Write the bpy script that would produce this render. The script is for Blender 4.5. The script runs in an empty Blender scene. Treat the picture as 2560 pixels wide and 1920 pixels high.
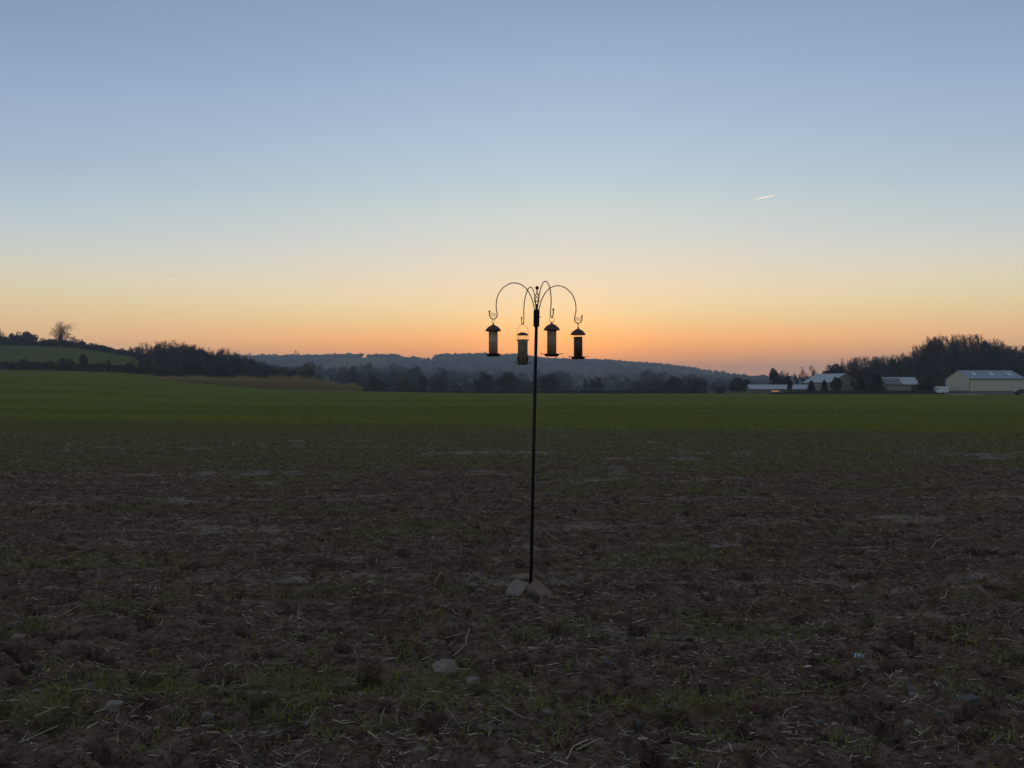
import bpy, bmesh, math, random
import numpy as np
from mathutils import Vector, Matrix, Euler

sc = bpy.context.scene
R = math.radians
F = 1923.0            # focal length of the photograph in its own pixels
EYE = 1.44            # eye height in metres
HOR = 973.0           # eye level, photograph row

# ------------------------------------------------------------------ camera
cam = bpy.data.cameras.new('camera')
cam_o = bpy.data.objects.new('camera', cam)
sc.collection.objects.link(cam_o)
cam.sensor_width = 36.0
cam.lens = 36.0 * F / 2560.0
cam.clip_start = 0.05
cam.clip_end = 90000.0
cam_o.location = (0, 0, EYE)
cam_o.rotation_euler = (R(90) + math.atan((HOR - 960) / F), 0, 0)
sc.camera = cam_o

# ------------------------------------------------------------------ sky
SUN_AZ = 3.3          # degrees right of straight ahead
SUN_EL = 0.3
world = bpy.data.worlds.new('World')
sc.world = world
world.use_nodes = True
wt = world.node_tree
wt.nodes.clear()


def wn(kind, **kw):
    n = wt.nodes.new(kind)
    for k, v in kw.items():
        setattr(n, k, v)
    return n


def wmath(op, a, b=None):
    n = wn('ShaderNodeMath', operation=op)
    for i, v in enumerate((a, b)):
        if v is None:
            continue
        if isinstance(v, (int, float)):
            n.inputs[i].default_value = v
        else:
            wt.links.new(v, n.inputs[i])
    return n.outputs[0]


def lin(c):
    return tuple(((v / 255) / 12.92 if v / 255 <= 0.04045 else ((v / 255 + 0.055) / 1.055) ** 2.4) for v in c)


# evening sky by height above the horizon (degrees): below the sunset glow, and away from it
SKY_SUN = [(0.0, (2.7932, 0.5809, 0.018)), (2.0, (2.88, 0.6433, 0.012)), (3.4, (2.0755, 0.7261, 0.0263)), (5.1, (1.3689, 0.9708, 0.3586)), (6.9, (1.2954, 0.9832, 0.5538)), (9.8, (0.8973, 0.8611, 0.7331)), (12.7, (0.716, 0.8051, 0.7303)), (15.2, (0.5554, 0.7021, 0.7679)), (18.0, (0.465, 0.6222, 0.7696)), (22.5, (0.3637, 0.4871, 0.6625)), (26.8, (0.2593, 0.3854, 0.5561)), (45, (0.22, 0.29, 0.43)), (90, (0.21, 0.275, 0.41))]
SKY_AWAY = [(0.0, (1.626, 0.8536, 0.306)), (2.0, (1.6064, 0.9898, 0.4098)), (3.6, (1.4029, 0.931, 0.426)), (5.3, (1.1276, 0.8645, 0.4306)), (7.3, (0.8748, 0.8734, 0.6451)), (9.2, (0.6789, 0.7473, 0.7453)), (11.2, (0.536, 0.6777, 0.7663)), (14.0, (0.377, 0.4965, 0.6915)), (18.6, (0.3128, 0.4098, 0.5929)), (23.0, (0.1797, 0.2796, 0.4705)), (45, (0.215, 0.285, 0.43)), (90, (0.21, 0.275, 0.41))]

tc = wn('ShaderNodeTexCoord')
sp = wn('ShaderNodeSeparateXYZ')
wt.links.new(tc.outputs['Generated'], sp.inputs[0])
el = wmath('MULTIPLY', wmath('ARCSINE', sp.outputs[2]), 180 / math.pi)
elc = wmath('MAXIMUM', el, 0.0)
ramp_pos = wmath('POWER', wmath('DIVIDE', elc, 90.0), 0.5)
hl = wmath('SQRT', wmath('ADD', wmath('MULTIPLY', sp.outputs[0], sp.outputs[0]), wmath('MULTIPLY', sp.outputs[1], sp.outputs[1])))
hl = wmath('MAXIMUM', hl, 1e-5)
dt = wmath('DIVIDE', wmath('ADD', wmath('MULTIPLY', sp.outputs[0], math.sin(R(SUN_AZ))),
                           wmath('MULTIPLY', sp.outputs[1], math.cos(R(SUN_AZ)))), hl)
dt = wmath('MINIMUM', wmath('MAXIMUM', dt, -1.0), 1.0)
daz = wmath('MULTIPLY', wmath('ARCCOSINE', dt), 180 / math.pi)


def sky_ramp(stops):
    n = wn('ShaderNodeValToRGB')
    n.color_ramp.interpolation = 'B_SPLINE'
    e = n.color_ramp.elements
    while len(e) > 1:
        e.remove(e[-1])
    for i, (deg, c) in enumerate(stops):
        x = e[0] if i == 0 else e.new((deg / 90) ** 0.5)
        x.position = (deg / 90) ** 0.5
        x.color = (c[0] / 2, c[1] / 2, c[2] / 2, 1)
    wt.links.new(ramp_pos, n.inputs[0])
    return n.outputs[0]


ra, rb = sky_ramp(SKY_SUN), sky_ramp(SKY_AWAY)
mr = wn('ShaderNodeMapRange', interpolation_type='SMOOTHSTEP')
mr.inputs['From Min'].default_value = 0.0
mr.inputs['From Max'].default_value = 54.0
mr.inputs['To Min'].default_value = 1.0
mr.inputs['To Max'].default_value = 0.0
wt.links.new(daz, mr.inputs['Value'])
mx = wn('ShaderNodeMix', data_type='RGBA')
wt.links.new(mr.outputs[0], mx.inputs[0])
wt.links.new(rb, mx.inputs[6])
wt.links.new(ra, mx.inputs[7])
# thin bright bars of cloud low over the sunset
cv = wn('ShaderNodeCombineXYZ')
wt.links.new(wmath('MULTIPLY', daz, 0.09), cv.inputs[0])
wt.links.new(wmath('MULTIPLY', el, 2.6), cv.inputs[1])
cn = wn('ShaderNodeTexNoise')
cn.inputs['Scale'].default_value = 1.0
cn.inputs['Detail'].default_value = 3.0
wt.links.new(cv.outputs[0], cn.inputs['Vector'])
cm = wn('ShaderNodeMapRange', interpolation_type='SMOOTHSTEP')
cm.inputs['From Min'].default_value = 0.56
cm.inputs['From Max'].default_value = 0.74
wt.links.new(cn.outputs['Fac'], cm.inputs['Value'])
lo = wn('ShaderNodeMapRange', interpolation_type='SMOOTHSTEP')
lo.inputs['From Min'].default_value = 1.6
lo.inputs['From Max'].default_value = 4.2
lo.inputs['To Min'].default_value = 1.0
lo.inputs['To Max'].default_value = 0.0
wt.links.new(el, lo.inputs['Value'])
band = wmath('MULTIPLY', wmath('MULTIPLY', cm.outputs[0], lo.outputs[0]), 0.22)
cmix = wn('ShaderNodeMix', data_type='RGBA', blend_type='MULTIPLY')
wt.links.new(mx.outputs[2], cmix.inputs[6])
cadd = wmath('ADD', band, 1.0)
vm = wn('ShaderNodeVectorMath', operation='SCALE')
wt.links.new(mx.outputs[2], vm.inputs[0])
wt.links.new(cadd, vm.inputs['Scale'])
# the glow left round the sunken sun
gd = wmath('ADD', wmath('POWER', wmath('DIVIDE', daz, 5.5), 2.0), wmath('POWER', wmath('DIVIDE', wmath('SUBTRACT', el, 1.8), 3.0), 2.0))
glow = wmath('EXPONENT', wmath('MULTIPLY', gd, -1.0))
gv_ = wn('ShaderNodeVectorMath', operation='SCALE')
gv_.inputs[0].default_value = (0.38, 0.12, 0.0)
wt.links.new(glow, gv_.inputs['Scale'])
ga = wn('ShaderNodeVectorMath', operation='ADD')
wt.links.new(vm.outputs[0], ga.inputs[0])
wt.links.new(gv_.outputs[0], ga.inputs[1])
bg1 = wn('ShaderNodeBackground')
bg1.inputs[1].default_value = 1.9
wt.links.new(ga.outputs[0], bg1.inputs[0])
nis = wn('ShaderNodeTexSky', sky_type='NISHITA', sun_disc=False)
nis.sun_elevation = R(SUN_EL)
nis.sun_rotation = R(SUN_AZ)
nis.dust_density = 1.5
nis.ozone_density = 2.0
bg2 = wn('ShaderNodeBackground')
bg2.inputs[1].default_value = 0.05
wt.links.new(nis.outputs[0], bg2.inputs[0])
ad = wn('ShaderNodeAddShader')
wt.links.new(bg1.outputs[0], ad.inputs[0])
wt.links.new(bg2.outputs[0], ad.inputs[1])
wo = wn('ShaderNodeOutputWorld')
wt.links.new(ad.outputs[0], wo.inputs[0])

# ------------------------------------------------------------------ sun (just gone behind the ridge)
sl = bpy.data.lights.new('sun', 'SUN')
sl.energy = 2.0
sl.angle = R(0.6)
sl.color = (1.0, 0.62, 0.32)
so = bpy.data.objects.new('sun', sl)
sc.collection.objects.link(so)
so.rotation_euler = (R(90 - SUN_EL), 0, R(-SUN_AZ) + math.pi)   # shines from the sunset towards the camera
sd = Vector((math.sin(R(SUN_AZ)) * math.cos(R(SUN_EL)), math.cos(R(SUN_AZ)) * math.cos(R(SUN_EL)), math.sin(R(SUN_EL))))
so.rotation_euler = sd.to_track_quat('Z', 'Y').to_euler()

sc.view_settings.view_transform = 'Standard'
sc.view_settings.look = 'None'
sc.view_settings.exposure = 0.0
sc.view_settings.gamma = 1.0
sc.view_settings.use_curve_mapping = False
sc.cycles.use_denoising = True
sc.cycles.max_bounces = 6
sc.cycles.diffuse_bounces = 2
sc.cycles.transparent_max_bounces = 16
sc.cycles.volume_bounces = 0

# ------------------------------------------------------------------ helpers
rng = np.random.default_rng(7)
random.seed(7)
COL = sc.collection


def link(o, parent=None):
    COL.objects.link(o)
    if parent is not None:
        o.parent = parent
    return o


def tag(o, label=None, cat=None, group=None, kind=None):
    if label:
        o['label'] = label
    if cat:
        o['category'] = cat
    if group:
        o['group'] = group
    if kind:
        o['kind'] = kind
    return o


def empty(name, loc=(0, 0, 0), rot=(0, 0, 0), label=None, cat=None, group=None):
    o = bpy.data.objects.new(name, None)
    o.empty_display_size = 0.2
    o.location = loc
    o.rotation_euler = rot
    link(o)
    return tag(o, label, cat, group)


def mesh_np(name, V, polys, mat=None, smooth=False):
    """V (n,3); polys: list of (m,k) index arrays"""
    me = bpy.data.meshes.new(name)
    V = np.asarray(V, dtype=np.float32)
    me.vertices.add(len(V))
    me.vertices.foreach_set('co', V.ravel())
    polys = [np.asarray(p, dtype=np.int32) for p in polys if len(p)]
    nl = sum(p.size for p in polys)
    npoly = sum(len(p) for p in polys)
    me.loops.add(nl)
    me.polygons.add(npoly)
    me.loops.foreach_set('vertex_index', np.concatenate([p.ravel() for p in polys]))
    st, o = [], 0
    for p in polys:
        st.append(o + np.arange(len(p)) * p.shape[1])
        o += p.size
    me.polygons.foreach_set('loop_start', np.concatenate(st).astype(np.int32))
    if smooth:
        me.polygons.foreach_set('use_smooth', np.ones(npoly, dtype=bool))
    me.update(calc_edges=True)
    if mat:
        me.materials.append(mat)
    return me


def obj(name, me, parent=None, loc=None, rot=None):
    o = bpy.data.objects.new(name, me)
    if loc is not None:
        o.location = loc
    if rot is not None:
        o.rotation_euler = rot
    return link(o, parent)


def obj_bm(name, bm, mat, parent=None, smooth=False):
    me = bpy.data.meshes.new(name)
    bm.normal_update()
    bm.to_mesh(me)
    bm.free()
    me.materials.append(mat)
    if smooth:
        me.polygons.foreach_set('use_smooth', np.ones(len(me.polygons), dtype=bool))
    return obj(name, me, parent)


def _h(ix, iy, seed):
    with np.errstate(over='ignore'):
        h = (ix.astype(np.uint32) * np.uint32(374761393) + iy.astype(np.uint32) * np.uint32(668265263)
             + np.uint32(seed * 2246822519 & 0xffffffff))
        h = (h ^ (h >> np.uint32(13))) * np.uint32(1274126177)
        h = h ^ (h >> np.uint32(16))
    return h.astype(np.float64) / 4294967295.0


def perlin(x, y, seed=0):
    x = np.asarray(x, dtype=np.float64)
    y = np.asarray(y, dtype=np.float64)
    ix = np.floor(x).astype(np.int64)
    iy = np.floor(y).astype(np.int64)
    fx, fy = x - ix, y - iy
    u = fx * fx * fx * (fx * (fx * 6 - 15) + 10)
    v = fy * fy * fy * (fy * (fy * 6 - 15) + 10)

    def g(dx, dy):
        a = _h(ix + dx, iy + dy, seed) * 2 * math.pi
        return np.cos(a) * (fx - dx) + np.sin(a) * (fy - dy)
    a, b, c, d = g(0, 0), g(1, 0), g(0, 1), g(1, 1)
    return ((a * (1 - u) + b * u) * (1 - v) + (c * (1 - u) + d * u) * v) * 1.5


def sstep(a, b, x):
    t = np.clip((x - a) / (b - a), 0, 1)
    return t * t * (3 - 2 * t)


# ------------------------------------------------------------------ materials
def mat(name, color, rough=0.9, spec=0.15, metal=0.0, var=0.0, scale=8.0, col2=None, bump=0.0, bscale=40.0, coord='Object'):
    m = bpy.data.materials.new(name)
    m.use_nodes = True
    nt = m.node_tree
    b = nt.nodes['Principled BSDF']
    b.inputs['Roughness'].default_value = rough
    b.inputs['Specular IOR Level'].default_value = spec
    b.inputs['Metallic'].default_value = metal
    b.inputs['Base Color'].default_value = (*color, 1)
    t = None
    if col2 is not None or bump:
        t = nt.nodes.new('ShaderNodeTexCoord')
    if col2 is not None:
        n = nt.nodes.new('ShaderNodeTexNoise')
        n.inputs['Scale'].default_value = scale
        n.inputs['Detail'].default_value = 5
        n.inputs['Roughness'].default_value = 0.65
        nt.links.new(t.outputs[coord], n.inputs['Vector'])
        r = nt.nodes.new('ShaderNodeMapRange')
        r.inputs['From Min'].default_value = 0.32
        r.inputs['From Max'].default_value = 0.68
        nt.links.new(n.outputs['Fac'], r.inputs['Value'])
        x = nt.nodes.new('ShaderNodeMix')
        x.data_type = 'RGBA'
        x.inputs[6].default_value = (*color, 1)
        x.inputs[7].default_value = (*col2, 1)
        nt.links.new(r.outputs[0], x.inputs[0])
        nt.links.new(x.outputs[2], b.inputs['Base Color'])
    if bump:
        n = nt.nodes.new('ShaderNodeTexNoise')
        n.inputs['Scale'].default_value = bscale
        n.inputs['Detail'].default_value = 4
        nt.links.new(t.outputs[coord], n.inputs['Vector'])
        bp = nt.nodes.new('ShaderNodeBump')
        bp.inputs['Strength'].default_value = bump
        bp.inputs['Distance'].default_value = 0.01
        nt.links.new(n.outputs['Fac'], bp.inputs['Height'])
        nt.links.new(bp.outputs[0], b.inputs['Normal'])
    return m


def leaf_mat(name, c1, c2, power=1.0):
    """foliage: every leaf clump its own shade, every tree a little different"""
    m = bpy.data.materials.new(name)
    m.use_nodes = True
    nt = m.node_tree
    b = nt.nodes['Principled BSDF']
    b.inputs['Roughness'].default_value = 0.85
    b.inputs['Specular IOR Level'].default_value = 0.0
    g = nt.nodes.new('ShaderNodeNewGeometry')
    oi = nt.nodes.new('ShaderNodeObjectInfo')
    a = nt.nodes.new('ShaderNodeMath')
    a.operation = 'ADD'
    nt.links.new(g.outputs['Random Per Island'], a.inputs[0])
    nt.links.new(oi.outputs['Random'], a.inputs[1])
    h = nt.nodes.new('ShaderNodeMath')
    h.operation = 'MULTIPLY'
    h.inputs[1].default_value = 0.5
    nt.links.new(a.outputs[0], h.inputs[0])
    if power != 1.0:
        h.operation = 'POWER'
        h.inputs[1].default_value = power
        nt.links.new(g.outputs['Random Per Island'], h.inputs[0])
    x = nt.nodes.new('ShaderNodeMix')
    x.data_type = 'RGBA'
    x.inputs[6].default_value = (*c1, 1)
    x.inputs[7].default_value = (*c2, 1)
    nt.links.new(h.outputs[0], x.inputs[0])
    nt.links.new(x.outputs[2], b.inputs['Base Color'])
    return m


M_bark = mat('bark', (0.045, 0.036, 0.03), col2=(0.075, 0.062, 0.05), scale=3)
M_twig = leaf_mat('twigs', (0.0675, 0.0486, 0.0405), (0.1148, 0.0837, 0.0648))
M_ever = leaf_mat('evergreen leaves', (0.0243, 0.0324, 0.0216), (0.0607, 0.0675, 0.0405))
M_ivy = leaf_mat('ivy leaves', (0.0216, 0.0297, 0.0175), (0.054, 0.0607, 0.0297))
M_russet = leaf_mat('russet leaves', (0.0607, 0.0459, 0.0297), (0.1148, 0.081, 0.0459))
M_hedge = leaf_mat('hedge leaves', (0.0297, 0.0351, 0.0243), (0.0743, 0.0675, 0.0459))
M_scrub = leaf_mat('scrub twigs', (0.0405, 0.0405, 0.0297), (0.0945, 0.0783, 0.0567))
M_needle = leaf_mat('conifer needles', (0.0189, 0.0297, 0.0243), (0.0405, 0.0567, 0.0405))
M_willow = leaf_mat('willow wands', (0.24, 0.165, 0.06), (0.42, 0.31, 0.12))
M_farwood = leaf_mat('far woodland', (0.0473, 0.0473, 0.0378), (0.1013, 0.0837, 0.0607))
M_blade = leaf_mat('crop seedlings', (0.075, 0.078, 0.016), (0.185, 0.185, 0.05))
M_straw = leaf_mat('straw', (0.075, 0.05, 0.032), (0.74, 0.585, 0.385), 2.5)

# ------------------------------------------------------------------ terrain
COLS = [-1800, 0, 170, 340, 470, 640, 900, 1280, 1700, 2100, 2560, 4400]
CANG = np.array([math.degrees(math.atan((c - 1280) / F)) for c in COLS])
RINGS = np.array([0, 25, 60, 120, 200, 270, 300, 340, 430, 520, 700, 1100, 1600, 6500.0])
TAB = np.array([
    [0] * 12,
    [0] * 12,
    [.4, .4, .35, .25, .15, .05, 0, 0, 0, 0, 0, 0],
    [2.2, 2.2, 2.0, 1.5, .9, .35, .1, 0, 0, 0, 0, 0],
    [5, 5, 4.7, 3.9, 2.6, 1.1, .4, 0, 0, 0, 0, 0],
    [8.2, 8.2, 7.9, 6.8, 4.6, 1.9, .7, 0, -.1, .2, .5, .5],
    [9.6, 9.6, 9.2, 7.7, 5.2, 1.6, .2, -.6, -.5, .8, 2.0, 2],
    [13.5, 13.5, 12.6, 10, 7, 1.8, -.6, -1.5, -1.0, 3.0, 6.0, 6],
    [26, 26, 24.5, 19, 13, 4, 0, -2.5, -2.5, 6, 11, 11],
    [27, 27, 25, 20, 14, 5, 1, -2, -2.5, 7, 14, 14],
    [24, 24, 22, 18, 12, 6, 4, 0, -1, 5, 14, 14],
    [20, 20, 19, 18, 16, 16, 16, 10, 8, 8, 14, 14],
    [25, 25, 25, 25, 30, 36, 34, 28, 22, 10, 14, 14],
    [20] * 12], dtype=float)


def hermite(xs, x):
    i = np.clip(np.searchsorted(xs, x, side='right') - 1, 0, len(xs) - 2)
    h = xs[i + 1] - xs[i]
    t = np.clip((x - xs[i]) / h, 0, 1)
    return i, t, h


def tangents(xs, Y, axis):
    Y = np.moveaxis(Y, axis, 0)
    d = np.diff(Y, axis=0) / np.diff(xs).reshape(-1, *([1] * (Y.ndim - 1)))
    m = np.zeros_like(Y)
    s = np.sign(d[1:]) == np.sign(d[:-1])
    hm = np.where(s, 2 * d[1:] * d[:-1] / np.where(np.abs(d[1:] + d[:-1]) < 1e-9, 1e-9, d[1:] + d[:-1]), 0)
    m[1:-1] = hm
    return np.moveaxis(m, 0, axis)


# dense table in angle first, so one hermite pass is left for the distance
AG = np.linspace(-60, 60, 481)
_i, _t, _hh = hermite(CANG, AG)
_mt = tangents(CANG, TAB, 1)
T2, T3 = _t * _t, _t ** 3
TABA = (TAB[:, _i] * (2 * T3 - 3 * T2 + 1) + _mt[:, _i] * _hh * (T3 - 2 * T2 + _t)
        + TAB[:, _i + 1] * (-2 * T3 + 3 * T2) + _mt[:, _i + 1] * _hh * (T3 - T2))
TABM = tangents(RINGS, TABA, 0)

RIDGE_A = [(-400, 60), (300, 70), (640, 74), (900, 81), (980, 81), (1075, 72), (1110, 80), (1180, 83), (1290, 80), (1360, 73),
           (1440, 68), (1536, 65), (1650, 57), (1760, 40), (1844, 26), (1900, 20), (2100, 14), (2600, 14), (4000, 14)]
RIDGE_B = [(-400, 140), (300, 148), (590, 152), (700, 150), (760, 144), (850, 138), (905, 134), (960, 110), (1100, 90),
           (1500, 60), (2000, 40), (2600, 40), (4000, 40)]
for _l in (RIDGE_A, RIDGE_B):
    _l[:] = [(math.degrees(math.atan((p - 1280) / F)), z) for p, z in _l]


def terrain(x, y):
    x = np.asarray(x, dtype=float)
    y = np.asarray(y, dtype=float)
    r = np.hypot(x, y)
    a = np.degrees(np.arctan2(x, y))
    # behind the camera the land goes on level
    back = sstep(60, 120, np.abs(a))
    ac = np.clip(a, -58, 58)
    fa = (ac + 60) / 120 * 480
    ia = np.clip(np.floor(fa).astype(int), 0, 479)
    ta = fa - ia
    r0 = r
    r = r * np.cos(np.radians(np.clip(a, -50, 50)))      # rings follow the depth of the view
    i, t, h = hermite(RINGS, np.clip(r, 0, 6499))
    t2, t3 = t * t, t ** 3

    def col(j):
        return (TABA[i, j] * (2 * t3 - 3 * t2 + 1) + TABM[i, j] * h * (t3 - 2 * t2 + t)
                + TABA[i + 1, j] * (-2 * t3 + 3 * t2) + TABM[i + 1, j] * h * (t3 - t2))
    z = col(ia) * (1 - ta) + col(ia + 1) * ta
    za = np.interp(ac, [p for p, _ in RIDGE_A], [q for _, q in RIDGE_A])
    zb = np.interp(ac, [p for p, _ in RIDGE_B], [q for _, q in RIDGE_B])
    wa = np.where(r < 2200, np.exp(-((r - 2200) / 560) ** 2), np.exp(-((r - 2200) / 500) ** 2))
    wb = np.exp(-((r - 3400) / 560) ** 2)
    z = np.maximum(z, z * 0.3 + za * wa) * (wa > 0.02) + z * (wa <= 0.02)
    z = np.where(r > 2700, np.maximum(z, zb * wb), z)
    z = z * (1 - back) + back * sstep(60, 3000, r) * 25
    z = z + sstep(500, 1500, r) * 3.0 * perlin(x / 160, y / 160, 5)
    return z


def tz(x, y):
    return float(terrain(np.array([x]), np.array([y]))[0])


TRACKS = [(5.95, 0.02, 0.26), (7.95, 0.015, 0.26), (13.3, 0.03, 0.75), (10.4, -0.02, 0.3), (17.5, 0.02, 0.7)]


def track_mask(x, y):
    m = np.zeros_like(x)
    for y0, k, w in TRACKS:
        yc = y0 + k * x + 0.18 * perlin(x / 1.7, y / 9 + y0, 31)
        m = np.maximum(m, np.exp(-((y - yc) / w) ** 2) * np.clip(0.55 + 0.9 * perlin(x / 2.6, y / 3 + y0, 33), 0, 1))
    m = m * np.clip(0.62 + 0.8 * perlin(x / 0.42, y / 0.16, 35) + 0.6 * perlin(x / 0.13, y / 0.07, 36), 0, 1)
    return m


def band_mask(x, y):
    """long crusted strips left by the passes of the drill, running across the view"""
    ly = np.log(np.maximum(y, 1.0))
    ly = ly - 0.012 * x / np.maximum(y, 3.0)
    b = perlin(x / (1.6 * np.maximum(y, 3.0)), ly * 11.0, 37) + 0.6 * perlin(x / (0.35 * np.maximum(y, 3.0)), ly * 26.0, 38)
    m = 0.78 * sstep(0.10, 0.60, b) * sstep(3.2, 5.0, y) * (1 - sstep(20, 27, y))
    return m * np.clip(0.62 + 1.1 * perlin(x / 0.5, y / 0.13, 39), 0.05, 1)


def micro(x, y):
    r = np.hypot(x, y)
    f = np.clip(1 - r / 45, 0, 1)
    wx = x + 0.05 * perlin(x / .3, y / .3, 21)
    big = perlin(wx / 0.9, y / 0.55, 11)
    mid = perlin(wx / 0.26, y / 0.20, 12)
    clod = np.abs(perlin(wx / 0.115, y / 0.10, 13))
    fine = perlin(wx / 0.05, y / 0.05, 14)
    patch = sstep(-0.25, 0.35, perlin(x / 1.1, y / 0.8, 15))
    tr = track_mask(x, y)
    z = 0.024 * big + 0.036 * mid * (0.35 + 0.65 * patch) + 0.046 * (0.45 - clod) * (0.25 + patch) + 0.018 * fine
    z = z * (1 - 0.7 * tr) - 0.02 * tr
    # pits between the clods
    z = z - 0.09 * sstep(0.26, 0.48, perlin(wx / 0.21, y / 0.13, 18)) * (1 - 0.8 * tr)
    # plough furrows running across the view
    z = z + 0.016 * np.sin(y / 0.42 * 2 * math.pi + 1.3 * perlin(x / 2.5, y / 1.2, 17)) * f
    return z * f


def ground_z(x, y):
    x = np.asarray(x, dtype=float)
    y = np.asarray(y, dtype=float)
    return terrain(x, y) + micro(x, y)


def crop_full(x, y):
    edge = 29.6 - 0.27 * x + 2.2 * perlin(x / 9, y / 6, 41) + 1.0 * perlin(x / 1.6, y / 1.6, 42)
    edge = np.where(np.abs(x) > 60, 29.6 - 0.27 * np.clip(x, -60, 60), edge)
    return np.where(y < 0, np.where(np.hypot(x, y) > 30, 1, 0), sstep(-6.0, 6.0, y - edge))


def cover(x, y):
    """how much of the soil the young crop covers"""
    r = np.hypot(x, y)
    full = crop_full(x, y)
    half = sstep(7, 22, y + 1.5 * perlin(x / 4, y / 3, 43)) * 0.60
    pat = np.clip(0.6 * perlin(x / 2.4, y / 0.8, 44) + 0.4 * perlin(x / 0.6, y / 0.28, 45) + 0.46, 0, 1)
    c = np.maximum(full, np.clip(half + pat * 0.6, 0, 0.75))
    c = c * (1 - 0.85 * np.maximum(track_mask(x, y), 0.9 * band_mask(x, y)) * (1 - full))
    c = np.where(y < 0, np.where(r > 30, 1, c), c)
    return np.clip(c, 0, 1)


# ------------------------------------------------------------------ ground sheet
def build_ground():
    ang = np.concatenate([np.arange(-48, 48.001, 0.2), np.linspace(48, 312, 46)[1:-1]])
    rr = [0.7]
    while rr[-1] < 16:
        rr.append(rr[-1] * 1.0056)
    while rr[-1] < 330:
        rr.append(rr[-1] * 1.02)
    while rr[-1] < 6400:
        rr.append(rr[-1] * 1.035)
    rr = np.array(rr)
    A, RR = np.meshgrid(np.radians(ang), rr)
    X, Y = (RR * np.sin(A)).ravel(), (RR * np.cos(A)).ravel()
    Z = ground_z(X, Y)
    n, m = len(rr), len(ang)
    V = np.stack([X, Y, Z], 1)
    V = np.concatenate([V, [[0, 0, 0.0]]])
    j = np.arange(m)
    jn = (j + 1) % m
    rows = np.arange(n - 1)[:, None] * m
    q = np.stack([rows + j, rows + jn, rows + m + jn, rows + m + j], -1).reshape(-1, 4)
    q = q[:, ::-1]
    c = len(V) - 1
    tri = np.stack([np.full(m, c), jn, j], -1)
    me = mesh_np('field_ground', V, [q, tri], M_ground, smooth=True)
    sm = np.ones(len(q) + len(tri), dtype=bool)          # crumbly close by, smooth further off
    sm[:len(q)] = np.repeat(rr[:-1] > 15.5, m)
    me.polygons.foreach_set('use_smooth', sm)
    cv_ = np.concatenate([cover(X, Y), [0.0]])
    at = me.attributes.new('cover', 'FLOAT', 'POINT')
    at.data.foreach_set('value', cv_.astype(np.float32))
    at = me.attributes.new('full', 'FLOAT', 'POINT')
    at.data.foreach_set('value', np.concatenate([crop_full(X, Y), [0.0]]).astype(np.float32))
    dry = np.clip(np.maximum(track_mask(X, Y) * 1.15, band_mask(X, Y) * 1.0) + 0.35 * perlin(X / 0.8, Y / 0.6, 51) + 0.3 * perlin(X / 3.0, Y / 1.4, 52), 0, 1)
    at = me.attributes.new('dry', 'FLOAT', 'POINT')
    at.data.foreach_set('value', np.concatenate([dry, [0]]).astype(np.float32))
    rad = np.hypot(X, Y)
    pxx = 1280 + F * X / np.maximum(Y, 1)
    wood = sstep(300, 340, rad) * np.where((pxx > 395) & (pxx < 700), 1, 0.0)
    far = sstep(1300, 1600, rad) * np.clip(0.92 + 1.2 * perlin(X / 260, Y / 220, 61), 0, 1)
    wood = np.maximum(wood, far)
    val = sstep(305, 345, Y) * (1 - sstep(1150, 1400, Y)) * ((pxx > 560) & (pxx < 2080))
    wood = np.maximum(wood, val * np.clip(0.85 + 0.9 * perlin(X / 60, Y / 60, 66), 0, 1))
    wood = np.where((Y > 278) & (pxx < 400) & (Y < 600), np.maximum(wood, 0.33), wood)
    wood = np.where((pxx > 2080) & (rad > 268), 1, wood)
    at = me.attributes.new('wood', 'FLOAT', 'POINT')
    at.data.foreach_set('value', np.concatenate([wood, [0]]).astype(np.float32))
    o = obj('ground', me)
    tag(o, kind='structure')
    return o


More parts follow.
